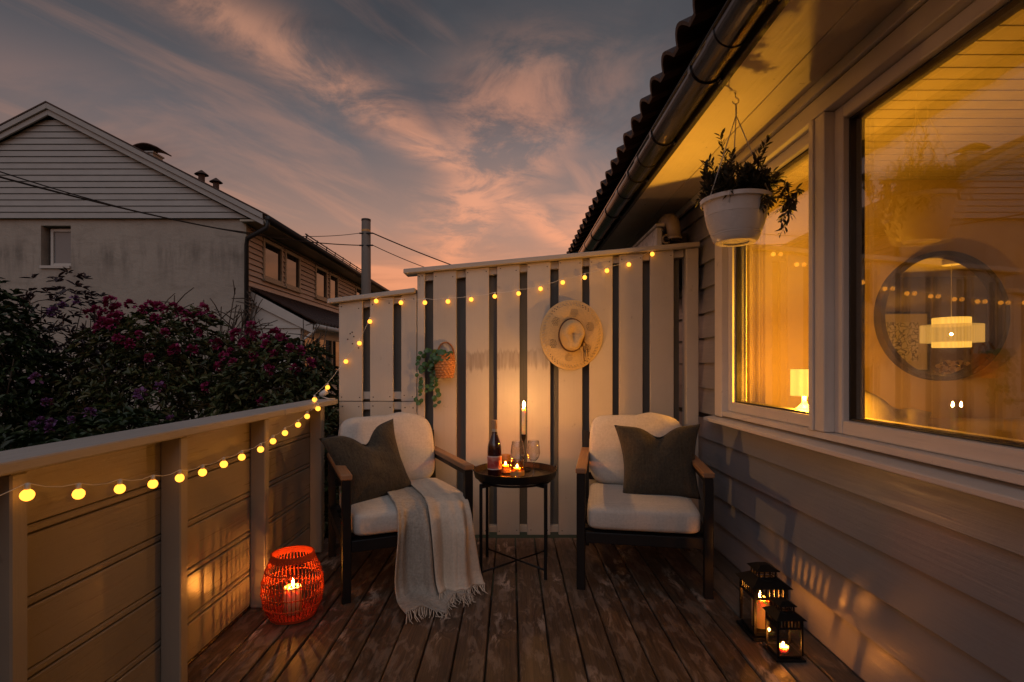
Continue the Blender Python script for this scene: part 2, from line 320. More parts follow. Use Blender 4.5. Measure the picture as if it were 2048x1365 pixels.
# ------------------------------------------------------------------ mesh and object helpers
W = {}
def tag(o, label=None, cat=None, group=None, kind=None):
    for k, v_ in (('label', label), ('category', cat), ('group', group), ('kind', kind)):
        if v_: o[k] = v_
    return o
def thing(name, label=None, cat=None, loc=(0, 0, 0), group=None, parent=None):
    o = bpy.data.objects.new(name, None); COL.objects.link(o); o.empty_display_size = 0.1
    loc = Vector(loc); W[o] = loc.copy()
    if parent: o.parent = parent; o.location = loc - W[parent]
    else: o.location = loc
    return tag(o, label, cat, group)
class MB:
    def __init__(s): s.v = []; s.f = []
    def add(s, vs, fs):
        b = len(s.v); s.v += [tuple(x) for x in vs]; s.f += [tuple(i+b for i in f) for f in fs]; return s
    def box(s, lo, hi):
        x0, y0, z0 = lo; x1, y1, z1 = hi
        return s.add([(x0,y0,z0),(x1,y0,z0),(x1,y1,z0),(x0,y1,z0),(x0,y0,z1),(x1,y0,z1),(x1,y1,z1),(x0,y1,z1)],
                     [(3,2,1,0),(4,5,6,7),(0,1,5,4),(1,2,6,5),(2,3,7,6),(3,0,4,7)])
    def bar(s, a, b, wx, wz, up=(0, 0, 1)):
        a = Vector(a); b = Vector(b); d = (b-a).normalized(); u = Vector(up)
        sd = d.cross(u)
        if sd.length < 1e-4: sd = d.cross(Vector((1, 0, 0)))
        sd.normalize(); u = sd.cross(d).normalized()
        vs = []
        for p in (a, b):
            for i, j in ((-1,-1),(1,-1),(1,1),(-1,1)): vs.append(p + sd*(i*wx/2) + u*(j*wz/2))
        return s.add(vs, [(0,1,2,3),(7,6,5,4),(0,4,5,1),(1,5,6,2),(2,6,7,3),(3,7,4,0)])
    def prism(s, pts, off):
        nn = len(pts); off = Vector(off); p = [Vector(q) for q in pts]
        return s.add(p + [q+off for q in p], [tuple(range(nn))[::-1], tuple(range(nn, 2*nn))] + [(i, (i+1) % nn, nn+(i+1) % nn, nn+i) for i in range(nn)])
    def tube(s, pts, r, seg=8, caps=True, closed=False):
        pts = [Vector(p) for p in pts]; nn = len(pts)
        rs = r if isinstance(r, (list, tuple)) else [r]*nn
        rings = []; prev = None
        for i, p in enumerate(pts):
            if closed: d = pts[(i+1) % nn] - pts[i-1]
            else: d = pts[min(i+1, nn-1)] - pts[max(i-1, 0)]
            d.normalize()
            if prev is None:
                up = Vector((0, 0, 1)) if abs(d.z) < 0.9 else Vector((1, 0, 0)); sd = d.cross(up).normalized()
            else: sd = (prev - d*prev.dot(d)).normalized()
            prev = sd; u = sd.cross(d)
            rings.append([p + (sd*math.cos(2*math.pi*k/seg) + u*math.sin(2*math.pi*k/seg))*rs[i] for k in range(seg)])
        vs = [q for rg in rings for q in rg]; fs = []
        for i in range(nn if closed else nn-1):
            j = (i+1) % nn
            for k in range(seg): fs.append((i*seg+k, i*seg+(k+1) % seg, j*seg+(k+1) % seg, j*seg+k))
        if caps and not closed: fs += [tuple(range(seg))[::-1], tuple(range((nn-1)*seg, nn*seg))]
        return s.add(vs, fs)
    def lathe(s, prof, seg=32, c=(0, 0, 0), a0=0.0, a1=2*math.pi):
        full = abs(a1-a0-2*math.pi) < 1e-6; cnt = seg if full else seg+1
        vs = [(c[0]+r*math.cos(a0+(a1-a0)*k/seg), c[1]+r*math.sin(a0+(a1-a0)*k/seg), c[2]+z) for r, z in prof for k in range(cnt)]
        fs = []
        for i in range(len(prof)-1):
            for k in range(seg):
                k2 = (k+1) % cnt
                fs.append((i*cnt+k, i*cnt+k2, (i+1)*cnt+k2, (i+1)*cnt+k))
        return s.add(vs, fs)
    def sphere(s, c, r, seg=12, rings=8, sc=(1, 1, 1)):
        prof = [(max(1e-5, r*math.sin(math.pi*i/rings)), -r*math.cos(math.pi*i/rings)) for i in range(rings+1)]
        b = len(s.v); s.lathe(prof, seg)
        for i in range(b, len(s.v)):
            q = s.v[i]; s.v[i] = (c[0]+q[0]*sc[0], c[1]+q[1]*sc[1], c[2]+q[2]*sc[2])
        return s
    def grid(s, fn, nu, nv, closeu=False):
        cnt = nu if closeu else nu+1
        vs = [fn(i/nu, j/nv) for j in range(nv+1) for i in range(cnt)]; fs = []
        for j in range(nv):
            for i in range(nu):
                i2 = (i+1) % cnt; fs.append((j*cnt+i, j*cnt+i2, (j+1)*cnt+i2, (j+1)*cnt+i))
        return s.add(vs, fs)
    def build(s, name, mat, parent=None, smooth=False, bevel=0.0, kind=None, merge=False, thick=0.0, seg=1, origin=None):
        a = np.array(s.v, dtype=float)
        o0 = Vector(origin) if origin is not None else Vector((a.min(0)+a.max(0))/2)
        me = bpy.data.meshes.new(name); me.from_pydata((a-np.array(o0)).tolist(), [], s.f)
        if bevel or merge or thick:
            bm = bmesh.new(); bm.from_mesh(me)
            if merge: bmesh.ops.remove_doubles(bm, verts=bm.verts, dist=1e-5)
            if bevel: bmesh.ops.bevel(bm, geom=list(bm.edges), offset=bevel, segments=seg, affect='EDGES', profile=0.5)
            if thick: bmesh.ops.solidify(bm, geom=list(bm.faces), thickness=thick)
            bmesh.ops.recalc_face_normals(bm, faces=bm.faces)
            bm.to_mesh(me); bm.free()
        if smooth: me.polygons.foreach_set('use_smooth', [True]*len(me.polygons))
        if smooth == 'auto': me.set_sharp_from_angle(angle=R(35))
        me.materials.append(MATS[mat])
        o = bpy.data.objects.new(name, me); COL.objects.link(o); W[o] = o0
        if parent is not None: o.parent = parent; o.location = o0 - W[parent]
        else: o.location = o0
        if kind: o['kind'] = kind
        return o
def bx(name, lo, hi, mat, parent=None, bevel=0.003, **k):
    mn = min(h-l for l, h in zip(lo, hi)); return MB().box(lo, hi).build(name, mat, parent, bevel=min(bevel, mn*0.3), **k)
def dup(o, world, parent=None):
    c = o.copy(); COL.objects.link(c); W[c] = Vector(world); p = parent or o.parent
    c.parent = p; c.location = Vector(world) - (W[p] if p else Vector()); return c
def P(px, py, d):                                # a point at depth d metres along the deck boards
    return Vector(((px-1022)*d/F, d, CAMZ - (py-733)*d/F))

# ------------------------------------------------------------------ ground and deck
g = MB().box((-150, -60, -1.3), (150, 240, -1.0)).build('garden_ground', 'lawn'); tag(g, 'dark garden ground around the deck', 'ground', kind='structure')
deck = thing('deck', 'weathered brown plank deck between the railing and the house wall', 'deck', (0, 1, -0.03)); deck['kind'] = 'structure'
PITCH = 0.122; x = 0.031 - PITCH*11
while x < 1.20:
    x1 = min(x + PITCH - 0.006, 1.232)
    gm = 'deck_wood_grey' if x > 1.0 else 'deck_wood'
    dz = random.uniform(-0.0012, 0.0012)
    bx('deck_board', (x+0.0005, -1.6, -0.030+dz), (x1, 3.40, dz), gm, deck, bevel=0.004)
    x += PITCH
for y in (-1.4, -0.6, 0.2, 1.0, 1.8, 2.6, 3.3): bx('joist', (-1.30, y-0.024, -0.18), (1.22, y+0.024, -0.034), 'fence_back_wood', deck)

# ------------------------------------------------------------------ privacy fence at the end of the deck
fence = thing('privacy_fence', 'beige board-on-board privacy fence with sloping top closing off the deck', 'fence', (0.05, 3.43, 0))
YF = 3.43; PX = YF/F
def fx(zx): return (640 + zx/2.6256 - 1022)*PX          # board edges measured along the fence
def ztop(x): return 1.530 + (x+1.171)*0.1264 if x < -0.604 else 1.721 + (x+0.686)*0.0927
def fboard(x0, x1, y0, y1, z0, drop, mat, name='fence_board', zt=None):
    za = zt if zt else ztop(x0+1e-4)-drop; zb = zt if zt else ztop(x1-1e-4)-drop
    return MB().prism([(x0,y0,z0),(x1,y0,z0),(x1,y0,zb),(x0,y0,za)], (0, y1-y0, 0)).build(name, mat, fence, bevel=0.0025)
fr_l = [(105,228),(267,388),(430,510)]
fr_r = [(514,553),(597,718),(767,888),(930,1048),(1088,1208),(1252,1375),(1413,1533),(1568,1690),(1730,1852)]
scr = MB()
for k, (a, b) in enumerate(fr_l):
    xa, xb = fx(a), fx(b)
    fboard(xa, xb, 3.409, 3.430, 0.876, 0.032, 'fence_paint')
    fboard(xa, xb, 3.409+0.002, 3.430, 0.018, 0, 'fence_paint', zt=0.872)
    for zz in (ztop(xa)-0.06, 0.905, 0.84):
        for xx in (xa+0.022, xb-0.022): scr.sphere((xx+random.uniform(-.006,.006), 3.4085, zz+random.uniform(-.008,.008)), 0.0042, 6, 4, (1, 0.35, 1))
for _ in range(6): scr.sphere((fx(115)+random.uniform(0.01, 0.12), 3.4085, random.uniform(1.1, 1.35)), 0.005, 6, 4, (1, 0.35, 1))
for k, (a, b) in enumerate(fr_r):
    xa, xb = fx(a), fx(b)
    fboard(xa, xb, 3.406+random.uniform(0, 0.003), 3.430, 0.016, 0.032, 'fence_paint')
    for zz in (ztop(xa)-0.055, 0.045):
        for xx in (xa+0.018, xb-0.018): scr.sphere((xx+random.uniform(-.006,.006), 3.4055, zz+random.uniform(-.008,.008)), 0.0036, 6, 4, (1, 0.35, 1))
scr.build('screw_head', 'stem_brown', fence, kind='stuff')
# boards on the far side close the gaps
alle = [fx(a) for a, b in fr_l+fr_r] + [fx(1915)]; allb = [fx(b) for a, b in fr_l+fr_r]
for xe, xs in zip(allb, alle[1:]):
    if xs - xe > 0.02:
        if xs > 1.1: xs -= 0.022
        fboard(xe-0.030, xs+0.030 if xs < 1.1 else xs, 3.473, 3.493, 0.03, 0.036, 'fence_back_wood', 'back_board')
def frail(x0, x1, dz0, dz1, slope=True, z=0):
    za, zb = (ztop(x0+1e-4), ztop(x1-1e-4)) if slope else (z, z)
    MB().prism([(x0,3.432,za-dz1),(x1,3.432,zb-dz1),(x1,3.432,zb-dz0),(x0,3.432,za-dz0)], (0, 0.039, 0)).build('rail', 'fence_paint', fence, bevel=0.002)
frail(fx(105), fx(510), 0.034, 0.078); frail(fx(516), fx(1911), 0.034, 0.080)
frail(fx(105), fx(510), 0, 0.048, False, 0.935); frail(fx(105), fx(510), 0, 0.048, False, 0.868)
frail(fx(516), fx(1911), 0, 0.042, False, 0.068); frail(fx(105), fx(510), 0, 0.042, False, 0.068)
pr = MB().prism([(fx(1917),3.400,0.012),(fx(1980),3.400,0.012),(fx(1980),3.400,ztop(1.19)-0.033),(fx(1917),3.400,ztop(1.12)-0.033)], (0, 0.09, 0)).build('fence_post', 'fence_paint', fence, bevel=0.003)
def fcap(x0, x1, slope_at):
    za, zb = slope_at(x0), slope_at(x1)
    MB().prism([(x0,3.375,za-0.030),(x1,3.375,zb-0.030),(x1,3.375,zb),(x0,3.375,za)], (0, 0.14, 0)).build('fence_cap', 'fence_cap_paint', fence, bevel=0.004)
fcap(-1.172, -0.612, lambda x: 1.530 + (x+1.171)*0.1264)
fcap(-0.686, 1.205, lambda x: 1.721 + (x+0.686)*0.0927)
bx('fence_post', (-0.655, 3.494, -1.0), (-0.565, 3.56, 1.6), 'fence_back_wood', fence); bx('fence_post', (-1.10, 3.494, -1.0), (-1.01, 3.56, 1.45), 'fence_back_wood', fence)

# ------------------------------------------------------------------ deck railing
rail = thing('deck_railing', 'beige solid deck railing with grooved horizontal boards and flat cap', 'railing', (-1.185, 1.4, 0))
XP = -1.185
post_y = [-0.03, 0.575, 1.183, 1.789, 2.404, 3.117]
for y in post_y: bx('railing_post', (XP+0.001, y, 0.003), (XP+0.069, y+0.044, 0.858), 'rail_post_paint', rail, bevel=0.004)
zs = [0.012, 0.176, 0.354, 0.532, 0.710, 0.868]
for i in range(5):
    z0, z1 = zs[i], zs[i+1]
    zb = z1-0.026 if i < 4 else z1-0.010
    bx('panel_board', (XP-0.022, -1.6, z0+0.002), (XP, 3.372, zb), 'rail_paint', rail, bevel=0.003)
    if i < 4: bx('groove_bead', (XP-0.022, -1.6, zb+0.004), (XP-0.001, 3.372, z1-0.002), 'rail_paint', rail, bevel=0.004)
bx('panel_back', (XP-0.050, -1.6, -0.2), (XP-0.026, 3.372, 0.858), 'fence_back_wood', rail)
for a, b in ((-1.6, 2.585), (2.588, 3.372)): bx('railing_cap', (-1.255, a, 0.861), (-1.100, b, 0.892), 'rail_cap_paint', rail, bevel=0.006, seg=2)
for y in (-1.0, 0.4, 1.8, 3.2): bx('outer_post', (-1.330, y, -1.0), (-1.240, y+0.09, 0.80), 'fence_back_wood', rail)

# ------------------------------------------------------------------ the house on the right
house = thing('house', 'pale lap-sided house with a wide window glowing amber under its eave', 'house', (1.25, 2.5, -1.0))
wall = thing('wall', parent=house, loc=(1.25, 2.5, 0))
WY0, WY1 = 0.42, 3.165                          # window casing, along the wall
YA, YB = -1.6, 7.0
EXPO = 0.159
def lap(z0, z1, ya, yb):
    MB().prism([(1.226, ya, z0), (1.285, ya, z0), (1.285, ya, z1+0.012), (1.250, ya, z1+0.012)], (0, yb-ya, 0)).build('siding_board', 'siding_paint', wall, bevel=0.0018)
z = 0.008 - 2*EXPO
while z < 2.2:
    z1 = min(z+EXPO, 2.205)
    if z > 2.14: lap(z, z1, YA, YB)
    elif z1 < 0.82:
        z1 = min(z1, 0.756)
        js = sorted([YA, YB] + random.sample([1.1, 1.9, 2.6, 4.4, 5.2], 1))
        if z < 0 or random.random() < 0.4: js = [YA, YB]
        for a, b in zip(js, js[1:]): lap(z, z1, a+0.001, b-0.001)
    else:
        lap(z, z1, YA, WY0-0.002); lap(z, z1, WY1+0.002, YB)
    z += EXPO
bx('wall_core', (1.287, YA, -1.0), (1.40, YB, 0.80), 'wall_dark', wall); bx('wall_core', (1.287, YA, 2.14), (1.40, YB, 2.42), 'wall_dark', wall)
bx('wall_core', (1.287, YA, 0.801), (1.40, WY0-0.001, 2.139), 'wall_dark', wall); bx('wall_core', (1.287, WY1+0.001, 0.801), (1.40, YB, 2.139), 'wall_dark', wall)
bx('corner_trim', (1.222, YB-0.001, -0.3), (1.30, YB+0.1, 2.2), 'window_paint_up', wall)
# window
win = thing('window', parent=house, loc=(1.25, 1.8, 0.8))
MB().prism([(1.172,0.30,0.772),(1.29,0.30,0.790),(1.29,0.30,0.812),(1.172,0.30,0.792)], (0, 2.93, 0)).build('sill', 'window_paint', win, bevel=0.003)
bx('casing', (1.216, WY1-0.105, 0.808), (1.30, WY1, 2.136), 'window_paint_up', win); bx('casing', (1.216, WY0, 0.808), (1.30, WY0+0.1, 2.136), 'window_paint_up', win)
bx('head_casing', (1.212, WY0-0.02, 2.090), (1.30, WY1+0.02, 2.165), 'window_paint', win); bx('bottom_frame', (1.218, WY0+0.102, 0.815), (1.30, WY1-0.107, 0.842), 'window_paint', win)
MY0, MY1 = 2.055, 2.150
bx('mullion', (1.214, MY0, 0.844), (1.345, MY1, 2.088), 'window_paint_up', win)
bx('mullion_strip', (1.206, MY1-0.030, 0.844), (1.213, MY1, 2.088), 'window_paint_up', win)
def sash(y0, y1, tall0, tall1, wd):
    s = thing('sash', parent=win, loc=(1.28, (y0+y1)/2, tall0))
    xx0, xx1 = 1.252, 1.340
    for (a, b, c, d) in ((y0, y0+wd, tall0, tall1), (y1-wd, y1, tall0, tall1)): bx('sash_stile', (xx0, a, c), (xx1, b, d), 'window_paint_up', win, bevel=0.004)
    bx('sash_rail', (xx0, y0+wd+0.001, tall0), (xx1, y1-wd-0.001, tall0+wd), 'window_paint', win, bevel=0.004); bx('sash_rail', (xx0, y0+wd+0.001, tall1-wd), (xx1, y1-wd-0.001, tall1), 'window_paint', win, bevel=0.004)
    for (a, b, c, d) in ((y0+wd+.001, y0+wd+0.008, tall0+wd, tall1-wd), (y1-wd-0.008, y1-wd-.001, tall0+wd, tall1-wd)):
        bx('gasket', (1.276, a, c+.001), (1.330, b, d-.001), 'frame_black', win, bevel=0.001)
    for (c, d) in ((tall0+wd+.001, tall0+wd+0.008), (tall1-wd-0.008, tall1-wd-.001)): bx('gasket', (1.276, y0+wd+.009, c), (1.330, y1-wd-.009, d), 'frame_black', win, bevel=0.001)
    for xg in (1.288, 1.312):
        MB().box((xg, y0+wd+0.004, tall0+wd+0.004), (xg+0.0005, y1-wd-0.004, tall1-wd-0.004)).add([], []).build('pane', 'window_glass', win)
    bpy.data.objects.remove(s)
sash(MY1+0.001, WY1-0.106, 0.843, 2.089, 0.052)
sash(WY0+0.101, MY0-0.001, 0.843, 2.089, 0.052)
# soffit, fascia, gutter, roof
ZS = 2.215; EX = 0.835
sof = thing('soffit', parent=house, loc=(1.05, 2.6, ZS))
xs_ = [EX+0.005, 1.060, 1.246]
for a, b in zip(xs_, xs_[1:]): bx('soffit_board', (a+0.001, YA, ZS), (b-0.002, YB+0.3, ZS+0.018), 'soffit_paint', sof, bevel=0.0025)
bx('cornice_strip', (1.196, YA, ZS-0.045), (1.222, YB, ZS-0.001), 'window_paint', house)
bx('fascia', (EX-0.022, YA, ZS-0.020), (EX+0.003, YB+0.3, ZS+0.17), 'dark_fascia', house)
gut = thing('gutter', parent=house, loc=(0.76, 2.6, ZS+0.05))
GX, GZ, GR = 0.752, ZS+0.034, 0.059
prof = [(GX+GR*math.cos(a), GZ+GR*math.sin(a)) for a in np.linspace(math.pi, 2*math.pi, 17)]
def trough(rr): return [(GX+rr*math.cos(a), GZ+rr*math.sin(a)) for a in np.linspace(math.pi-0.15, 2*math.pi+0.15, 19)]
po, pi_ = trough(GR), trough(GR-0.004)
MB().prism([(x_, YA, z_) for x_, z_ in po] + [(x_, YA, z_) for x_, z_ in pi_[::-1]], (0, YB+0.35-YA, 0)).build('gutter_channel', 'gutter_metal', gut)
MB().tube([(GX-GR, YA, GZ+0.012), (GX-GR, YB+0.35, GZ+0.012)], 0.007, 8).build('gutter_bead', 'gutter_metal', gut, smooth=True)
for y in (0.75, 1.58, 2.05, 2.62, 3.15, 3.9, 4.6, 5.4, 6.3):
    arc = [(GX+(GR+0.004)*math.cos(a), y, GZ+(GR+0.004)*math.sin(a)) for a in np.linspace(math.pi-0.2, 2*math.pi-0.15, 14)]
    m_ = MB()
    for p, q in zip(arc, arc[1:]): m_.bar(p, q, 0.024, 0.005, up=(p[0]-GX, 0, p[2]-GZ))
    m_.bar((GX+GR-0.010, y, GZ-0.035), (EX-0.020, y, GZ-0.045), 0.024, 0.006); m_.bar((EX-0.026, y, GZ-0.05), (EX-0.024, y, GZ+0.06), 0.03, 0.008, up=(1,0,0))
    m_.build('gutter_bracket', 'gutter_metal', gut)
for y in (1.81, 2.9, 3.45, 5.0):                 # joint sleeves
    pj = trough(GR+0.0035); pk = trough(GR+0.0006)
    MB().prism([(x_, y, z_) for x_, z_ in pj] + [(x_, y, z_) for x_, z_ in pk[::-1]], (0, 0.07, 0)).build('gutter_sleeve', 'gutter_metal', gut)
roof = thing('roof', parent=house, loc=(1.5, 2.6, 2.6))
SL = math.tan(R(26))
RX0, RZ0 = 0.690, ZS+0.112
MB().prism([(EX, YA-0.2, RZ0+0.06), (3.8, YA-0.2, RZ0+0.06+(3.8-EX)*SL), (6.9, YA-0.2, RZ0+0.06), (6.9, YA-0.2, RZ0-0.02), (3.8, YA-0.2, RZ0-0.02+(3.8-EX)*SL), (EX, YA-0.2, RZ0-0.02)], (0, YB+0.5-YA, 0)).build('roof_deck', 'dark_fascia', roof)
def tile_mesh():
    def fn(u, v):                                 # one roll of an interlocking tile
        prof_ = 0.048*max(0.0, math.sin(math.pi*min(1, max(0, (u-0.35)/0.65))))**0.8
        return (v*0.42, (u-0.5)*0.200, prof_ + 0.028 - v*0.008)
    return MB().grid(fn, 12, 3)
t0 = None
for row in range(3):
    y = YA-0.1
    while y < YB+0.3:
        wx_ = RX0 + row*0.345; wz_ = RZ0 + 0.022 + row*0.345*SL + 0.012
        if t0 is None:
            t0 = tile_mesh().build('roof_tile', 'roof_tile', roof, thick=0.014, origin=(0, 0, 0))
            t0.rotation_euler = (0, -R(26), 0); t0.location = Vector((wx_, y, wz_)) - W[roof]
        else:
            c_ = dup(t0, (wx_, y, wz_)); c_.rotation_euler = (random.uniform(-.02,.02), -R(26)+random.uniform(-.012,.012), random.uniform(-.012,.012))
        y += 0.197
# room behind the window
RX1, RYa, RYb, CZ = 6.4, -0.32, 3.42, 2.30
bx('interior_floor', (1.40, RYa-0.1, -0.06), (RX1+0.1, RYb+0.1, 0.0), 'parquet', house)
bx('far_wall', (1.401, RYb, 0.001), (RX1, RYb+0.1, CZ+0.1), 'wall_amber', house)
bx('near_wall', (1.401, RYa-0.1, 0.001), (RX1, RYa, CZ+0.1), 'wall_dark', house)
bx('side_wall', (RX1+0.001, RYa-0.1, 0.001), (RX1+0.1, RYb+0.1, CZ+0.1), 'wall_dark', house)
ceil = thing('ceiling', parent=house, loc=(3.5, 1.5, CZ))
y = RYa+0.001
while y < RYb-0.002:
    y1 = min(y+0.0875, RYb-0.001)
    bx('ceiling_board', (1.402, y, CZ), (RX1, y1-0.005, CZ+0.02), 'ceiling_paint', ceil, bevel=0.002); y += 0.0875
bx('ceiling_backing', (1.402, RYa+0.001, CZ+0.021), (RX1, RYb-0.001, CZ+0.04), 'dark_fascia', ceil)
bx('inner_sill', (1.341, WY0, 0.800), (1.82, WY1-0.02, 0.838), 'window_paint', house)

# ------------------------------------------------------------------ armchairs
def superell(c, half, e1, e2, rot=None, nu=48, nv=28, dip=None, noise=0.0, seed=0):
    rot = rot or Matrix.Identity(3); c = Vector(c); a, b, h = half
    def sg(x_, e): return math.copysign(abs(x_)**e, x_)
    rr = random.Random(seed); ph = [rr.uniform(0, 6.28) for _ in range(6)]
    def fn(u, v_):
        th = 2*math.pi*u; ph_ = math.pi*(v_-0.5)*0.9999
        q = Vector((a*sg(math.cos(ph_), e1)*sg(math.cos(th), e2), b*sg(math.cos(ph_), e1)*sg(math.sin(th), e2), h*sg(math.sin(ph_), e1)))
        if dip: q = dip(q)
        if noise:
            q += Vector((0, 1, 0.6))*noise*(math.sin(q.x*23+ph[0])*math.sin(q.z*19+ph[1]) + 0.5*math.sin(q.x*51+q.z*37+ph[2]))
        return c + rot @ q
    m_ = MB().grid(fn, nu, nv, closeu=True); return m_
def pillow_mesh(size, thick, chop, seed):
    rr = random.Random(seed); ph = [rr.uniform(0, 6.28) for _ in range(8)]
    def surf(sgn):
        def fn(u, v_):
            U, V = 2*u-1, 2*v_-1
            pin = 1 - 0.085*(1-V*V)*1.0; pin2 = 1 - 0.075*(1-U*U)
            x_ = U*size/2*pin; z_ = V*size/2*pin2
            t = thick*(max(0, 1-abs(U)**2.2)**0.62)*(max(0, 1-abs(V)**2.2)**0.62)
            top = max(0, (V+0.25)/1.25)**1.6
            dipx = math.exp(-((U-0.04)/0.30)**2)
            z_ -= chop*dipx*top; t *= 1 - 0.45*dipx*top
            x_ += 0.03*U*top*(1-dipx)
            t += 0.006*math.sin(U*7+V*3+ph[0])*math.sin(V*6+ph[1])*(1-U*U)*(1-V*V)
            # creases running down from the chop
            t -= 0.008*math.exp(-((U-0.04-0.5*(1-V))/0.10)**2)*top + 0.008*math.exp(-((U-0.04+0.45*(1-V))/0.10)**2)*top
            return (x_, sgn*t, z_)
        return fn
    return MB().grid(surf(-1), 26, 26).grid(surf(1), 26, 26)
def armchair(name, label, loc, rot):
    t = thing(name, label, 'armchair', group='matching armchairs on either side of the tray table')
    lx, ly = 0.30, 0.335
    for s in (-1, 1):
        bx('leg', (s*lx-0.021, -ly-0.019, 0), (s*lx+0.021, -ly+0.019, 0.570), 'chair_frame', t)
        MB().bar((s*lx, ly-0.01, 0), (s*lx, ly+0.01, 0.40), 0.040, 0.036, up=(0,1,0)).bar((s*lx, ly+0.0095, 0.395), (s*lx, ly+0.055, 0.695), 0.040, 0.034, up=(0,1,0)).build('leg', 'chair_frame', t)
        bx('arm_rail', (s*lx-0.019, -ly+0.0195, 0.546), (s*lx+0.019, ly+0.02, 0.5715), 'chair_frame', t)
        bx('armrest', (s*lx-0.026, -ly-0.022, 0.572), (s*lx+0.026, ly+0.012, 0.598), 'arm_wood', t, bevel=0.004)
        bx('side_rail', (s*lx-0.017, -ly+0.0195, 0.236), (s*lx+0.017, ly-0.02, 0.288), 'chair_frame', t)
    bx('front_rail', (-lx+0.0215, -ly-0.016, 0.232), (lx-0.0215, -ly+0.016, 0.286), 'chair_frame', t); bx('back_rail', (-lx+0.021, ly-0.014, 0.236), (lx-0.021, ly+0.014, 0.286), 'chair_frame', t)
    for k in range(5): bx('seat_slat', (-lx+0.018, -0.27+k*0.13, 0.268), (lx-0.018, -0.21+k*0.13, 0.286), 'chair_frame', t)
    for zz, yy in ((0.42, 0.354), (0.53, 0.370), (0.665, 0.392)): bx('back_slat', (-lx+0.02, yy-0.009, zz-0.022), (lx-0.02, yy+0.009, zz+0.022), 'chair_frame', t)
    superell((0, -0.045, 0.352), (0.272, 0.312, 0.064), 0.36, 0.16, noise=0.0, nu=64).build('seat_cushion', 'cream_fabric', t, smooth=True)
    def dip(q):
        top = max(0.0, q.z/0.215)
        q.z -= 0.016*top*math.exp(-(q.x/0.055)**2); q.x *= 1 + 0.03*(1-top) ; q.y *= 1 - 0.18*top
        q.z += 0.010*top*math.sin(q.x*16+0.6); return q
    superell((0, 0.255, 0.605), (0.268, 0.088, 0.212), 0.42, 0.34, Matrix.Rotation(R(-15), 3, 'X'), 64, 36, dip, 0.004, 3).build('back_cushion', 'cream_fabric', t, smooth=True)
    t.location = (loc[0], loc[1], 0); t.rotation_euler = (0, 0, R(rot)); return t
CL = armchair('armchair', 'black-framed armchair with cream cushions beside the railing, a fringed throw on it', (-0.630, 2.896), 24)
CR = armchair('armchair', 'black-framed armchair with cream cushions beside the house wall, no throw on it', (0.700, 2.900), -10)
def local_to(ch, loc, rot):
    mw = Matrix.Translation(ch.location) @ Matrix.Rotation(ch.rotation_euler.z, 4, 'Z')
    return mw @ (Matrix.Translation(loc) @ rot.to_4x4())
def pillow(name, label, ch, loc, yaw, tilt, roll, seed, chop):
    o = pillow_mesh(0.405, 0.080, chop, seed).build(name, 'olive_fabric', smooth=True, merge=True, origin=(0, 0, 0))
    rot = Matrix.Rotation(R(yaw), 3, 'Z') @ Matrix.Rotation(R(tilt), 3, 'X') @ Matrix.Rotation(R(roll), 3, 'Y')
    o.matrix_world = local_to(ch, loc, rot)
    tag(o, label, 'pillow', 'dark olive throw pillows'); return o
pillow('throw_pillow', 'dark olive throw pillow leaning in the armchair beside the railing', CL, (-0.135, -0.015, 0.582), 22, -22, -9, 1, 0.085)
pillow('throw_pillow', 'dark olive corduroy throw pillow upright in the armchair beside the house wall', CR, (0.105, 0.005, 0.585), -2, -20, -2, 5, 0.060)

# throw draped over the chair seat
thr = thing('throw_blanket', 'cream and grey fringed throw hanging from the chair seat to the deck', 'blanket')
path = [(0.16, 0.418), (0.0, 0.424), (-0.20, 0.424), (-0.30, 0.418), (-0.356, 0.398), (-0.385, 0.345), (-0.392, 0.27), (-0.400, 0.16), (-0.410, 0.07), (-0.432, 0.022), (-0.480, 0.011), (-0.545, 0.009)]
pl_ = [0]
for a, b in zip(path, path[1:]): pl_.append(pl_[-1] + math.hypot(b[0]-a[0], b[1]-a[1]))
def pathat(s_):
    s_ *= pl_[-1]
    for i in range(len(path)-1):
        if s_ <= pl_[i+1] or i == len(path)-2:
            t = (s_-pl_[i])/(pl_[i+1]-pl_[i]); a, b = path[i], path[i+1]
            return a[0]+(b[0]-a[0])*t, a[1]+(b[1]-a[1])*t
def sheet(x0a, x1a, x0b, x1b, v0, v1, fwd, nf, ph, amp, skew, lift):
    def fn(u, v_):
        s_ = v0 + (v1-v0)*v_
        y_, z_ = pathat(s_); hang = min(1, max(0, (s_-0.38)/0.25))
        k = s_**1.1
        x_ = (x0a+(x1a-x0a)*u)*(1-k) + (x0b+(x1b-x0b)*u)*k
        wave = math.sin(u*math.pi*2*nf+ph+1.1*v_) + 0.35*math.sin(u*math.pi*5.3*nf+ph*2+v_*2)
        off = amp*(0.20+0.8*hang)*wave*0.5 + fwd*(0.3+0.7*hang)
        x_ += 0.012*math.sin(v_*5+u*6+ph)*hang + skew*max(0, s_-0.8)
        end = max(0, (s_-0.86)/0.14)
        y2 = y_ - abs(off)*hang*0.4 - off*hang - end*(0.05*math.sin(u*4+ph) + 0.02)
        z2 = z_ + lift + (1-hang)*max(0, off)*0.5 + end*max(0, 0.016*math.sin(u*9+ph)+0.012)
        return (x_, y2, max(0.007+lift*0.3, z2))
    return fn
fa = sheet(-0.05, 0.15, -0.10, 0.24, 0.12, 1.0, 0.006, 2.2, 0.6, 0.058, 0.10, 0.004)
fb = sheet(0.085, 0.262, 0.085, 0.335, 0.02, 0.90, 0.038, 1.25, 2.3, 0.046, 0.02, 0.014)
MB().grid(fa, 46, 70).build('grey_layer', 'throw_grey', thr, smooth=True, thick=0.005)
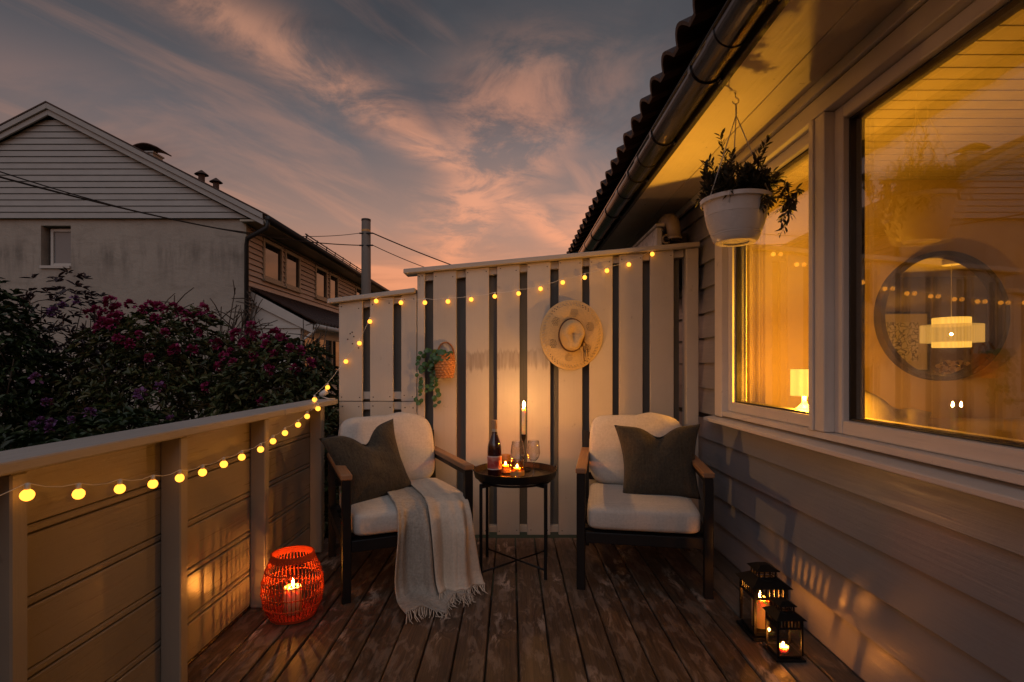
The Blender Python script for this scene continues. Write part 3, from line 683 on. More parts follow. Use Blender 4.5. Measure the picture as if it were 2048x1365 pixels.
MB().grid(fb, 40, 64).build('cream_layer', 'throw_cream', thr, smooth=True, thick=0.005)
fr_ = MB(); rr = random.Random(4)
for fn, cnt in ((fa, 46), (fb, 44)):
    for k in range(cnt):
        u = (k+0.5)/cnt; p = Vector(fn(u, 1.0)); 
        q = p + Vector((rr.uniform(-.014, .014), -rr.uniform(.018, .03), -0.3*p.z)); e = q + Vector((rr.uniform(-.018, .018), -rr.uniform(.008, .022), 0))
        q.z = max(0.004, q.z-0.01); e.z = 0.004 + rr.uniform(0, .004)
        fr_.tube([p, q, e], [0.0022, 0.0020, 0.0012], 4)
for k in range(26):
    v_ = 0.45+0.5*k/26; p = Vector(fa(1.0, v_)); e = p + Vector((0.014+rr.uniform(0, .01), -0.012, -0.014)); fr_.tube([p, e], [0.002, 0.001], 4)
fr_.build('fringe', 'throw_cream', thr, kind='stuff')
thr.location = CL.location; thr.rotation_euler = CL.rotation_euler

# ------------------------------------------------------------------ tray table and what stands on it
tab = thing('tray_table', 'round black metal tray table standing between the two armchairs', 'table', (0.022, 2.900, 0))
TC = Vector((0.022, 2.900, 0)); ZT = 0.510
MB().lathe([(1e-4, ZT-0.004), (0.205, ZT-0.004), (0.214, ZT), (0.225, ZT+0.030), (0.229, ZT+0.030), (0.219, ZT-0.010), (0.208, ZT-0.016), (1e-4, ZT-0.016)][::-1], 64, (TC.x, TC.y, 0)).build('tray', 'black_metal', tab, smooth=False)
for s in (-1, 1):
    arc = [(TC.x+0.228*math.cos(a), TC.y+0.228*math.sin(a), ZT+0.030+0.012*math.sin(math.pi*k/10)) for k, a in enumerate(np.linspace(R(90-90*s-13), R(90-90*s+13), 11))]
    MB().tube(arc, 0.004, 6).build('tray_handle', 'black_metal', tab, smooth=True)
MB().tube([(TC.x+0.195*math.cos(a), TC.y+0.195*math.sin(a), ZT-0.026) for a in np.linspace(0, 2*math.pi, 41)[:-1]], 0.006, 6, closed=True).build('support_ring', 'black_metal', tab, smooth=True)
cor = [(-0.155, 2.735), (0.178, 2.735), (0.203, 3.065), (-0.138, 3.065)]
for (x_, y_) in cor:
    bx('leg', (x_-0.008, y_-0.008, 0), (x_+0.008, y_+0.008, ZT-0.017), 'black_metal', tab, bevel=0.002)
    d_ = (Vector((x_, y_, 0))-TC).normalized()
    MB().bar((x_, y_, ZT-0.030), (x_-d_.x*0.06, y_-d_.y*0.06, ZT-0.030), 0.014, 0.020).build('leg_bracket', 'black_metal', tab)
for i, zz in ((0, 0.036), (1, 0.047)): MB().tube([(*cor[i], zz), (*cor[i+2], zz)], 0.0052, 8).build('cross_bar', 'black_metal', tab, smooth=True)

def flame(parent, c, h=0.030, r=0.0062, mat='flame'):
    prof = [(1e-4, 0), (r*0.65, h*0.12), (r, h*0.30), (r*0.82, h*0.52), (r*0.42, h*0.78), (1e-4, h)]
    return MB().lathe(prof, 12, c).build('flame', mat, parent, smooth=True)
# candlestick
ck = Vector((0.072, 3.005, ZT))
cs = thing('candlestick', 'slim black candlestick with a tall white lit candle on the tray table', 'candlestick', ck)
MB().lathe([(1e-4, 0.0), (0.040, 0.0), (0.040, 0.004), (0.012, 0.010), (0.0055, 0.022), (0.0048, 0.15), (0.0065, 0.168), (0.0125, 0.182), (0.0145, 0.198), (0.0145, 0.205), (0.0108, 0.205), (0.0108, 0.188), (1e-4, 0.188)], 28, ck).build('holder', 'black_metal', cs, smooth=True)
MB().lathe([(1e-4, 0.190), (0.0104, 0.190), (0.0104, 0.350), (0.009, 0.354), (0.005, 0.352), (1e-4, 0.351)], 24, ck).build('candle', 'wax_white', cs, smooth=True)
MB().tube([ck+Vector((0, 0, 0.350)), ck+Vector((0.001, 0, 0.362))], 0.0012, 6).build('wick', 'wick', cs)
flame(cs, ck+Vector((0.001, 0, 0.358)), 0.034, 0.0068)
# bottle
bo = Vector((-0.0885, 2.845, ZT)); bt = thing('wine_bottle', 'dark red wine bottle with pink label and bare cork on the tray table', 'bottle', bo)
MB().lathe([(1e-4, 0.001), (0.034, 0.001), (0.0372, 0.006), (0.0375, 0.140), (0.0365, 0.160), (0.031, 0.185), (0.0225, 0.208), (0.0165, 0.228), (0.0148, 0.240)], 40, bo).build('bottle_body', 'bottle_glass', bt, smooth=True)
MB().lathe([(0.0148, 0.2402), (0.0140, 0.262), (0.0140, 0.2630), (1e-4, 0.263)], 28, bo).build('bottle_neck', 'bottle_neck', bt, smooth=True)
MB().lathe([(0.0150, 0.255), (0.0155, 0.262), (0.0155, 0.298), (0.0135, 0.303), (1e-4, 0.303)], 28, bo).build('cork', 'cork', bt, smooth=True)
MB().lathe([(0.0379, 0.040), (0.0379, 0.113)], 40, bo, R(-200), R(60)).build('label', 'bottle_label', bt, smooth=True)
# wine glasses
def wineglass(label, x_, y_):
    c = Vector((x_, y_, ZT)); t = thing('wine_glass', label, 'glass', c, 'empty wine glasses on the tray')
    prof = [(0.0335, 0.001), (0.0335, 0.003), (0.012, 0.006), (0.0042, 0.014), (0.0036, 0.070), (0.0046, 0.080)]
    MB().lathe([(1e-4, 0.001)]+prof, 32, c).build('stem', 'wine_glass', t, smooth=True)
    MB().lathe([(0.0046, 0.0801), (0.016, 0.090), (0.029, 0.106), (0.0360, 0.126), (0.0365, 0.140), (0.0335, 0.168), (0.0290, 0.196), (0.0278, 0.196), (0.0322, 0.168), (0.0352, 0.140), (0.0346, 0.126), (0.0278, 0.107), (0.015, 0.092), (1e-4, 0.0865)], 36, c).build('bowl', 'wine_glass', t, smooth=True)
wineglass('wine glass standing in front of the tealight holders on the tray', 0.034, 2.785); wineglass('wine glass standing beside the candlestick on the tray', 0.119, 2.815)
def tealight(label, x_, y_, r, h):
    c = Vector((x_, y_, ZT)); t = thing('tealight_holder', label, 'candle holder', c, 'glass tealight holders on the tray')
    MB().lathe([(1e-4, 0.0005), (r, 0.0005), (r+0.001, 0.004), (r+0.001, 0.024), (r-0.002, 0.0255), (1e-4, 0.0255)], 32, c).build('base', 'amber_wood', t, smooth=False)
    MB().lathe([(r-0.003, 0.0258), (r-0.002, 0.03), (r-0.002, h), (r-0.0045, h), (r-0.0045, 0.030), (r-0.006, 0.0258)], 32, c).build('glass_cup', 'amber_glass', t, smooth=True)
    MB().lathe([(1e-4, 0.0258), (0.018, 0.0258), (0.018, 0.040), (0.0170, 0.040), (0.0165, 0.038), (1e-4, 0.037)], 24, c).build('tealight', 'wax', t, smooth=True)
    flame(t, c+Vector((0, 0, 0.041)), 0.020, 0.0052, 'flame_small')
tealight('shorter glass tealight holder with a lit candle behind the front wine glass', 0.034, 2.872, 0.038, 0.083); tealight('taller narrow glass tealight holder with a lit candle beside the bottle', -0.030, 2.955, 0.031, 0.098)

# ------------------------------------------------------------------ orange wicker lantern
lo = Vector((-0.965, 2.345, 0)); ol = thing('wicker_lantern', 'orange slatted wicker lantern with a lit pillar candle beside the railing', 'lantern', lo)
def lr(z_):
    zz = [0.0, 0.03, 0.08, 0.13, 0.18, 0.225, 0.262]; q = [0.092, 0.112, 0.127, 0.129, 0.122, 0.104, 0.088]
    return float(np.interp(z_, zz, q))
ribs = MB(); NR = 46
for k in range(NR):
    a = 2*math.pi*k/NR; 
    rp = [lo+Vector((lr(z_)*math.cos(a), lr(z_)*math.sin(a), z_+0.006)) for z_ in np.linspace(0.0, 0.262, 9)]
    for p, q in zip(rp, rp[1:]): ribs.bar(p, q, 0.0048, 0.0022, up=(math.cos(a), math.sin(a), 0))
ribs.build('rib', 'orange_wicker', ol, smooth=True, kind='stuff')
for z_ in (0.008, 0.055, 0.105, 0.155, 0.205): MB().tube([lo+Vector((lr(z_)*1.015*math.cos(a), lr(z_)*1.015*math.sin(a), z_+0.006)) for a in np.linspace(0, 2*math.pi, 49)[:-1]], 0.0024, 6, closed=True).build('hoop', 'orange_wicker', ol, smooth=True)
MB().lathe([(0.085, 0.250), (0.0925, 0.250), (0.0905, 0.278), (0.0835, 0.278), (0.085, 0.250)], 48, lo).build('rim', 'orange_wicker', ol, smooth=False)
MB().lathe([(1e-4, 0.002), (0.096, 0.002), (0.098, 0.012), (0.09, 0.014), (1e-4, 0.014)], 48, lo).build('base', 'orange_wicker', ol)
MB().tube([lo+Vector((0.118+0.012*math.cos(a), -0.010, 0.212+0.012*math.sin(a))) for a in np.linspace(0, 2*math.pi, 17)[:-1]], 0.003, 6, closed=True).build('handle_ring', 'orange_wicker', ol, smooth=True)
MB().lathe([(1e-4, 0.015), (0.037, 0.015), (0.037, 0.122), (0.034, 0.128), (0.026, 0.119), (1e-4, 0.117)], 32, lo).build('candle', 'wax', ol, smooth=True)
MB().tube([lo+Vector((0, 0, 0.116)), lo+Vector((0.001, 0, 0.132))], 0.0013, 6).build('wick', 'wick', ol)
flame(ol, lo+Vector((0, 0, 0.128)), 0.034, 0.0044, 'flame_lantern')

# ------------------------------------------------------------------ black lanterns by the wall
def lantern(label, x0, y0, wd, H, pillar):
    c = Vector((x0+wd/2, y0+wd/2, 0)); t = thing('candle_lantern', label, 'lantern', c, 'black metal lanterns on the deck by the house wall')
    b = wd/2; k = H/0.28; hb = b*0.80
    bx('base', (c.x-b, c.y-b, 0), (c.x+b, c.y+b, 0.012*k), 'black_metal', t); bx('base_tray', (c.x-hb, c.y-hb, 0.0122*k), (c.x+hb, c.y+hb, 0.026*k), 'black_metal', t)
    zg, zs_, ze = 0.026*k, 0.165*k, 0.205*k
    for sx_ in (-1, 1):
        for sy_ in (-1, 1): bx('corner_post', (c.x+sx_*hb-0.005*k, c.y+sy_*hb-0.005*k, zg), (c.x+sx_*hb+0.005*k, c.y+sy_*hb+0.005*k, ze), 'black_metal', t, bevel=0.001)
    for ax in (0, 1):
        for s in (-1, 1):
            def pt(a, off, z_):
                return (c.x+a, c.y+s*(hb+off), z_) if ax == 0 else (c.x+s*(hb+off), c.y+a, z_)
            q = MB().bar(pt(-hb+0.006*k, 0, zs_-0.004*k), pt(hb-0.006*k, 0, zs_-0.004*k), 0.007*k, 0.010*k); q.build('pane_rail', 'black_metal', t)
            MB().bar(pt(-hb+0.006*k, 0, ze-0.003*k), pt(hb-0.006*k, 0, ze-0.003*k), 0.006*k, 0.006*k).build('gallery_rail', 'black_metal', t)
            for i in range(7):
                a = -hb + 2*hb*(i+0.5)/7
                MB().bar(pt(a, 0, zs_+0.0012*k), pt(a, 0, ze-0.0062*k), 0.0085*k, 0.003*k, up=(0, 1, 0) if ax == 0 else (1, 0, 0)).build('gallery_bar', 'black_metal', t)
            lo_ = pt(-hb+0.006*k, -0.0006, zg+0.002); hi_ = pt(hb-0.006*k, 0.0006, zs_-0.010*k)
            MB().box([min(p, q2) for p, q2 in zip(lo_, hi_)], [max(p, q2) for p, q2 in zip(lo_, hi_)]).build('glass_pane', 'lantern_glass', t)
    # roof: flared pyramid, collar with slots, cap
    r1, r2 = b*1.02, b*0.46
    zz0, zz1 = ze+0.0005, ze+0.030*k
    MB().add([(c.x+sx_*r1, c.y+sy_*r1, zz0) for sx_, sy_ in ((-1,-1),(1,-1),(1,1),(-1,1))] + [(c.x+sx_*r2, c.y+sy_*r2, zz1) for sx_, sy_ in ((-1,-1),(1,-1),(1,1),(-1,1))],
             [(0,1,5,4),(1,2,6,5),(2,3,7,6),(3,0,4,7)]).build('roof', 'black_metal', t, thick=0.002*k)
    for ax in (0, 1):
        for s in (-1, 1):
            for i in range(4):
                a = -r2*0.9 + 1.8*r2*i/3
                p = (c.x+a, c.y+s*r2*0.93) if ax == 0 else (c.x+s*r2*0.93, c.y+a)
                MB().bar((*p, zz1-0.001), (*p, zz1+0.026*k), 0.0062*k, 0.003*k, up=(0, 1, 0) if ax == 0 else (1, 0, 0)).build('collar_bar', 'black_metal', t)
    MB().add([(c.x+sx_*r2*1.3, c.y+sy_*r2*1.3, zz1+0.0265*k) for sx_, sy_ in ((-1,-1),(1,-1),(1,1),(-1,1))] + [(c.x+sx_*r2*0.5, c.y+sy_*r2*0.5, zz1+0.042*k) for sx_, sy_ in ((-1,-1),(1,-1),(1,1),(-1,1))],
             [(0,1,5,4),(1,2,6,5),(2,3,7,6),(3,0,4,7),(4,5,6,7)]).build('cap', 'black_metal', t, thick=0.002*k)
    hz = zz1+0.012*k
    MB().tube([(c.x+r2*1.15*math.cos(a)*1.2, c.y-r2*1.5*math.sin(a)*0.95, hz-0.02*k*math.sin(a)) for a in np.linspace(0, math.pi, 19)], 0.0017*k, 6).build('handle', 'black_metal', t, smooth=True)
    bx('door_latch', (c.x-hb-0.012*k, c.y+hb*0.7, 0.10*k), (c.x-hb-0.006*k, c.y+hb*0.7+0.008*k, 0.118*k), 'black_metal', t, bevel=0.001)
    if pillar:
        cc = c + Vector((-0.012, 0.0, 0))
        MB().lathe([(1e-4, 0.0265*k), (0.034, 0.0265*k), (0.034, 0.138), (0.031, 0.142), (0.024, 0.136), (1e-4, 0.134)], 32, cc).build('candle', 'wax', t, smooth=True)
        MB().tube([cc+Vector((0, 0, 0.133)), cc+Vector((0, 0, 0.147))], 0.0013, 6).build('wick', 'wick', t); flame(t, cc+Vector((0, 0, 0.143)), 0.026, 0.0056, 'flame_small')
    else:
        cc = c + Vector((-0.008, -0.01, 0))
        MB().lathe([(1e-4, 0.0268*k), (0.0190, 0.0268*k), (0.0190, 0.040), (0.018, 0.040), (0.0175, 0.037), (1e-4, 0.0365)], 24, cc).build('tealight', 'wax', t, smooth=True)
        flame(t, cc+Vector((0, 0, 0.040)), 0.016, 0.0045, 'flame_small')
lantern('taller black lantern with a lit pillar candle on the deck by the wall', 0.965, 2.116, 0.160, 0.286, True); lantern('shorter black lantern with a lit tealight on the deck by the wall', 0.985, 1.965, 0.112, 0.212, False)

# ------------------------------------------------------------------ string lights
sl = thing('string_lights', 'string of round yellow bulbs running along railing and fence', 'string lights', (-1.09, 2.4, 0.85))
rail_px = [(123,520),(355,515),(541,492),(690,470),(811,443),(914,418),(1010,381),(1091,349),(1176,314),(1232,277),(1286,240),(1345,203),(1386,165),(1435,130)]
pts = []
for zx, zy in rail_px:
    px, py = zx/2.256, 760+zy/2.256; d = 1.088*F/(1022-px); pts.append(P(px, py, d))
pts.append(Vector((-1.13, 3.05, 0.908)))
fen_px = [(40,775),(136,639),(207,543),(262,429),(295,322),(425,330),(551,330),(672,324),(794,313),(918,297),(1043,282),(1158,257),(1275,224),(1390,198),(1507,162),(1622,130),(1745,75)]
for i, (zx, zy) in enumerate(fen_px):
    px, py = 640+zx/2.6256, 480+zy/2.6256; pts.append(P(px, py, 3.30 if i == 0 else 3.383))
b0 = None; s0 = None; cable = []
start = P(-30, 985, 1.09); start.x = -1.088; start.z = 0.815; start.y = 0.95
for i, p in enumerate(pts):
    if b0 is None:
        b0 = MB().sphere((0, 0, 0), 0.0136, 16, 12).build('bulb', 'bulb_glow', sl, smooth=True, origin=(0, 0, 0)); b0.location = p - W[sl]
        s0 = MB().lathe([(0.0045, 0.012), (0.0060, 0.014), (0.0060, 0.024), (0.0040, 0.027), (1e-4, 0.027)], 12).build('socket', 'cable_white', sl, smooth=True, origin=(0, 0, 0)); s0.location = p - W[sl]
    else: dup(b0, p); dup(s0, p)
    cable.append(p + Vector((0, 0, 0.027)))
cab = [Vector((-1.075, 0.2, 0.83)), start]
for i, (a, b) in enumerate(zip([start]+cable, cable)):
    for t in (0.33, 0.66, 1.0):
        q = a.lerp(b, t); q.z -= 0.010*math.sin(math.pi*t)*(1 if i != 15 else 0); cab.append(q)
MB().tube(cab, 0.0013, 5).build('cable', 'cable_white', sl, smooth=True)
MB().tube([(-1.0985, 1.10, 0.815), (-1.0985, 1.11, 0.88), (-1.11, 1.11, 0.894), (-1.25, 1.12, 0.894), (-1.257, 1.12, 0.80)], 0.0012, 5).build('tie_wire', 'cable_white', sl, smooth=True)
MB().tube([cable[-1], Vector((1.02, 3.38, 1.845)), Vector((1.15, 3.36, 1.862))], 0.0013, 5).build('cable_tail', 'cable_white', sl, smooth=True)
# small white spotlight on the cap by the fence
ws = Vector((-1.165, 3.30, 0.893)); sp = thing('garden_spotlight', 'small white spotlight lying on the railing cap by the fence', 'spotlight', ws)
MB().tube([ws+Vector((-0.02, 0, 0.030)), ws+Vector((0.0, -0.006, 0.040)), ws+Vector((0.020, -0.012, 0.050))], [0.014, 0.017, 0.018], 16).build('lamp_head', 'white_plastic', sp, smooth=True)
MB().tube([ws+Vector((-0.01, 0, 0.018)), ws+Vector((0.03, 0.0, 0.004)), ws+Vector((0.06, 0.03, 0.004))], 0.004, 6).build('lead', 'cable_white', sp, smooth=True)

# ------------------------------------------------------------------ straw hat
hat = thing('straw_hat', 'wide-brimmed straw hat with openwork brim hanging on the fence', 'hat')
NA, NRR = 168, 40; rb0, rb1 = 0.078, 0.208
vs, fs = [], []
for j in range(NRR+1):
    rr_ = rb0 + (rb1-rb0)*j/NRR
    for i in range(NA):
        a = 2*math.pi*i/NA
        bow = 0.012*math.sin(2*a+0.7)*(j/NRR)**2 + 0.010*(1-(j/NRR-0.5)**2*4)
        vs.append((rr_*math.cos(a)*0.955, -0.026-bow, rr_*math.sin(a)*1.06))
for j in range(NRR):
    for i in range(NA):
        hole = False
        if j in (31, 32): hole = i % 3 == 0
        if j in (34, 35): hole = i % 3 == 1
        k6 = (i + 4) % 28
        if 9 <= j <= 24 and abs(k6-14) <= 6-abs(j-16)*0.35: hole = (i % 2 == (j//3) % 2) and (j % 3 != 0)
        if not hole: fs.append((j*NA+i, j*NA+(i+1) % NA, (j+1)*NA+(i+1) % NA, (j+1)*NA+i))
br = MB().add(vs, fs).build('brim', 'straw', hat, thick=0.003)
MB().tube([(rb1*math.cos(a)*0.955, -0.026-0.012*math.sin(2*a+0.7), rb1*math.sin(a)*1.06) for a in np.linspace(0, 2*math.pi, 97)[:-1]], 0.0034, 6, closed=True).build('brim_edge', 'straw', hat, smooth=True)
def crown(u, v_):
    a = 2*math.pi*u; prof_r = [0.087, 0.086, 0.082, 0.077, 0.067, 0.047, 0.0005]; prof_y = [0.0, 0.03, 0.065, 0.088, 0.102, 0.106, 0.106]
    t = v_*6; i = min(5, int(t)); f_ = t-i
    rr_ = prof_r[i]+(prof_r[i+1]-prof_r[i])*f_; yy = prof_y[i]+(prof_y[i+1]-prof_y[i])*f_
    x_, z_ = rr_*math.cos(a)*0.90, rr_*math.sin(a)*1.14
    # teardrop crease and front pinches
    e = (x_/(0.024+0.010*(z_ > 0)))**2 + ((z_-0.004)/0.047)**2
    if yy > 0.06: yy -= 0.030*math.exp(-e*1.1)
    pin = math.exp(-((z_+0.042)/0.028)**2)*min(1, yy/0.08); x_ *= 1-0.30*pin
    return (x_, -0.034-yy, z_)
MB().grid(crown, 56, 30, closeu=True).build('crown', 'straw', hat, smooth=True)
MB().tube([(0.0895*math.cos(a)*0.90, -0.042, 0.0895*math.sin(a)*1.14) for a in np.linspace(0, 2*math.pi, 65)[:-1]], 0.0062, 6, closed=True).build('band', 'straw_band', hat, smooth=True)
MB().tube([(0.062, -0.05, -0.03), (0.072, -0.052, -0.07), (0.078, -0.045, -0.12), (0.083, -0.044, -0.168)], 0.0032, 6).tube([(0.064, -0.05, -0.028), (0.092, -0.050, -0.055), (0.103, -0.046, -0.10), (0.106, -0.045, -0.135)], 0.0030, 6).build('tie', 'straw_band', hat, smooth=True)
hat.location = (0.382, 3.403, 1.300); hat.rotation_euler = (R(3), 0, R(4))

# ------------------------------------------------------------------ leaves
def rnd(n_): 
    v_ = RNG.normal(size=(n_, 3)); return v_/np.linalg.norm(v_, axis=1, keepdims=True)
def leaf_mesh(name, pos, dirs, L, Wd, mat, parent, kind='stuff', droop=0.0, fold=0.25, label=None):
    n_ = len(pos); up = rnd(n_)*0.7 + np.array([0, 0, 1.0])
    d = dirs/np.linalg.norm(dirs, axis=1, keepdims=True)
    s = np.cross(d, up); s /= np.linalg.norm(s, axis=1, keepdims=True)+1e-9
    nn = np.cross(s, d)
    L = np.asarray(L).reshape(-1, 1)*np.ones((n_, 1)); Wd = np.asarray(Wd).reshape(-1, 1)*np.ones((n_, 1))
    tip = pos + d*L - np.array([0, 0, 1])*droop*L
    m1 = pos + d*L*0.30; m2 = pos + d*L*0.68 - np.array([0, 0, 1])*droop*L*0.4
    l1 = m1 + s*Wd*0.42 + nn*Wd*fold; r1 = m1 - s*Wd*0.42 + nn*Wd*fold
    l2 = m2 + s*Wd*0.46 + nn*Wd*fold; r2 = m2 - s*Wd*0.46 + nn*Wd*fold
    V = np.stack([pos, l1, l2, tip, r2, r1], axis=1).reshape(-1, 3)
    b = np.arange(n_)[:, None]*6
    Fq = np.concatenate([b + np.array([[0, 1, 2, 3]]), b + np.array([[0, 3, 4, 5]])], axis=1).reshape(-1, 4)
    o0 = V.mean(0); me = bpy.data.meshes.new(name)
    me.vertices.add(len(V)); me.vertices.foreach_set('co', (V-o0).ravel().astype(np.float32))
    me.loops.add(Fq.size); me.loops.foreach_set('vertex_index', Fq.ravel().astype(np.int32))
    me.polygons.add(len(Fq)); me.polygons.foreach_set('loop_start', np.arange(0, Fq.size, 4, dtype=np.int32)); me.polygons.foreach_set('loop_total', np.full(len(Fq), 4, dtype=np.int32))
    me.update(calc_edges=True); me.validate(); me.materials.append(MATS[mat])
    o = bpy.data.objects.new(name, me); COL.objects.link(o); W[o] = Vector(o0)
    if parent is not None: o.parent = parent; o.location = Vector(o0)-W[parent]
    else: o.location = o0
    if kind: o['kind'] = kind
    return o
def whorls(pts, outs, k, L, Wd, spread=0.9, jit=0.3):
    n_ = len(pts); ps, ds = [], []
    for i in range(k):
        t = RNG.uniform(0, 2*np.pi, n_); a = np.cross(outs, rnd(n_)); a /= np.linalg.norm(a, axis=1, keepdims=True)
        ds.append(outs*(1-spread*RNG.uniform(0.4, 1, (n_, 1))) + a*RNG.uniform(0.6, 1, (n_, 1)) + rnd(n_)*jit*0.5); ps.append(pts)
    p = np.concatenate(ps); d = np.concatenate(ds); m_ = len(p)
    return p, d, L*RNG.uniform(0.65, 1.15, m_), Wd*RNG.uniform(0.75, 1.2, m_)
def shrub_points(c, r, n_, inner=0.35, lumps=9, seed=0):
    rg = np.random.default_rng(seed); c = np.array(c); r = np.array(r)
    lc = rg.normal(size=(lumps, 3)); lc /= np.linalg.norm(lc, axis=1, keepdims=True); lc[:, 2] = np.abs(lc[:, 2])*1.0 - 0.15
    u = rg.normal(size=(n_, 3)); u /= np.linalg.norm(u, axis=1, keepdims=True)
    bulge = 0.88 + 0.17*np.max(np.clip((u@lc.T-0.72)/0.28, 0, 1), axis=1)
    rad = bulge*(1 - inner*rg.uniform(0, 1, n_)**1.7)
    p = c + u*rad[:, None]*r; k = p[:, 2] > -0.9
    out = u/r; out /= np.linalg.norm(out, axis=1, keepdims=True)
    out = out*0.7 + np.array([0, 0, 0.55]); out /= np.linalg.norm(out, axis=1, keepdims=True)
    return p[k], out[k]
def branches(t, c, r, n_, mat='stem_brown', base_z=-1.0, rr0=0.012, name='branch', reach=0.9):
    m_ = MB(); rg = random.Random(int(abs(c[0]*100)))
    for k in range(n_):
        a = rg.uniform(0, 6.283); e = rg.uniform(0.15, 1.0); q = reach*rg.uniform(0.7, 1.05)
        tip = Vector((c[0]+r[0]*q*math.cos(a)*math.cos(e), c[1]+r[1]*q*math.sin(a)*math.cos(e), c[2]+r[2]*q*math.sin(e)))
        b_ = Vector((c[0]+rg.uniform(-.2, .2), c[1]+rg.uniform(-.15, .15), base_z))
        mid = b_.lerp(tip, 0.5) + Vector((rg.uniform(-.12, .12), rg.uniform(-.12, .12), 0.18))
        m_.tube([b_, b_.lerp(mid, 0.5)+Vector((rg.uniform(-.05, .05), 0, 0.05)), mid, mid.lerp(tip, 0.5)+Vector((rg.uniform(-.06, .06), rg.uniform(-.06, .06), 0)), tip], [rr0, rr0*0.8, rr0*0.65, rr0*0.5, rr0*0.36], 5)
        for _ in range(6):
            s_ = mid.lerp(tip, rg.uniform(0.2, 0.98)); e_ = s_ + Vector((rg.uniform(-.28, .28), rg.uniform(-.2, .2), rg.uniform(.0, .22)))
            m_.tube([s_, s_.lerp(e_, 0.5)+Vector((0, 0, 0.02)), e_], [rr0*0.42, rr0*0.36, rr0*0.28], 4)
    m_.build(name, mat, t, smooth=True)
def bloom_mesh(mat, seed, rad, cnt, parent, c, outv):
    rg = np.random.default_rng(seed); u = rg.normal(size=(cnt, 3)); u += np.array(outv)*1.0; u /= np.linalg.norm(u, axis=1, keepdims=True)
    p = np.array(c) + u*rad*0.55
    return leaf_mesh('flower_cluster', p, u + rg.normal(size=(cnt, 3))*0.5, rad*rg.uniform(0.5, 0.9, cnt), rad*rg.uniform(0.5, 0.8, cnt), mat, parent, kind=None, fold=0.12)
def shrub(name, label, cat, c, r, n_, k, L, Wd, leafm, blooms=(), petal='petal_magenta', brad=0.048, nbr=14, inner=0.45, seed=0):
    t = thing(name, label, cat, (c[0], c[1], -1.0))
    p, o_ = shrub_points(c, r, n_, inner, seed=seed)
    wp, wd_, wl, ww = whorls(p, o_, k, L, Wd)
    leaf_mesh('foliage', wp, wd_, wl, ww, leafm, t, droop=0.15)
    branches(t, c, r, nbr)
    for i, (px, py) in enumerate(blooms):            # each bloom sits on the near surface of its shrub
        ray = (P(px, py, 1.0)-Vector((0, 0, CAMZ))); o1 = Vector((0, 0, CAMZ)); full = r; r = tuple(x_*0.90 for x_ in r)
        A = sum((ray[j]/r[j])**2 for j in range(3)); B = 2*sum(ray[j]*(o1[j]-c[j])/r[j]**2 for j in range(3)); Cc = sum(((o1[j]-c[j])/r[j])**2 for j in range(3)) - 1
        D = B*B-4*A*Cc
        s_ = (-B-math.sqrt(max(0, D)))/(2*A) if D > 0 else -B/(2*A)
        q = o1 + ray*s_; ov = Vector([(q[j]-c[j])/r[j]**2 for j in range(3)]).normalized(); r = full
        bloom_mesh(petal, 100+i+seed*50, brad*random.uniform(0.75, 1.2), 46, t, q+ov*0.01, ov)
    return t
shrub('rhododendron_shrub', 'tall rhododendron with magenta blooms in front of the neighbouring stucco wall', 'shrub', (-3.36, 5.05, 0.35), (1.02, 0.75, 1.46), 3300, 7, 0.085, 0.027, 'leaf_rhodo',
      [(222,607),(236,620),(212,632),(243,635),(212,648),(225,652),(300,615),(318,618),(328,622),(405,620),(240,681),(348,702),(385,702),(180,628),(280,672),(375,640),(195,622),(262,612),(288,622),(345,618),(360,628),(392,634),(420,640),(228,640),(312,640),(200,660),(262,690),(330,668),(395,668),(300,718),(430,690)], nbr=22, seed=1)
shrub('rhododendron_shrub', 'lower rhododendron with scattered magenta blooms beside the beige fence', 'shrub', (-2.10, 4.85, 0.12), (0.76, 0.64, 1.42), 2900, 7, 0.082, 0.026, 'leaf_rhodo',
      [(515,675),(532,680),(550,672),(476,673),(505,655),(465,707),(450,715),(548,711),(580,700),(525,806),(510,714),(416,775),(490,690),(535,695),(562,682),(600,705),(620,728),(470,730),(590,740),(540,740),(500,668),(440,735)], nbr=18, seed=2)
shrub('bronze_shrub', 'open bronze-leaved shrub rising between dark green leaves and rhododendron', 'shrub', (-4.42, 5.25, 0.55), (0.68, 0.6, 1.66), 760, 5, 0.10, 0.026, 'leaf_bronze',
      [(108,625),(125,612),(150,600)], 'petal_lilac', 0.04, nbr=34, inner=0.6, seed=3)
shrub('evergreen_shrub', 'dense dark green shrub with small pointed leaves near the railing', 'shrub', (-4.55, 4.45, 0.45), (0.76, 0.7, 1.50), 2600, 6, 0.075, 0.030, 'leaf_dark', nbr=14, seed=4)
shrub('lilac_shrub', 'low shrub with small lilac blooms behind the railing cap', 'shrub', (-2.75, 3.45, -0.18), (0.98, 0.66, 1.10), 1700, 6, 0.085, 0.030, 'leaf_dark',
      [(95,809),(75,760),(85,845),(105,848),(145,845),(70,855),(102,860),(318,778),(180,830)], 'petal_lilac', 0.030, nbr=16, seed=5)
shrub('low_rhododendron', 'low dark rhododendron mound between the lilac blooms and the fence', 'shrub', (-1.98, 3.85, -0.25), (0.56, 0.55, 1.10), 1000, 6, 0.09, 0.03, 'leaf_rhodo', [(285,790),(345,840)], 'petal_lilac', 0.035, nbr=12, seed=6)
tw = thing('bare_shrub', 'bare twiggy shrub standing against the corner of the neighbouring house', 'shrub', (-3.7, 6.6, -1.0))
branches(tw, (-3.7, 6.6, 0.6), (0.95, 0.5, 2.0), 50, rr0=0.018)
tw2 = thing('bare_shrub', 'bare twiggy shrub with tiny buds in front of the porch gable', 'shrub', (-2.75, 6.6, -1.0))
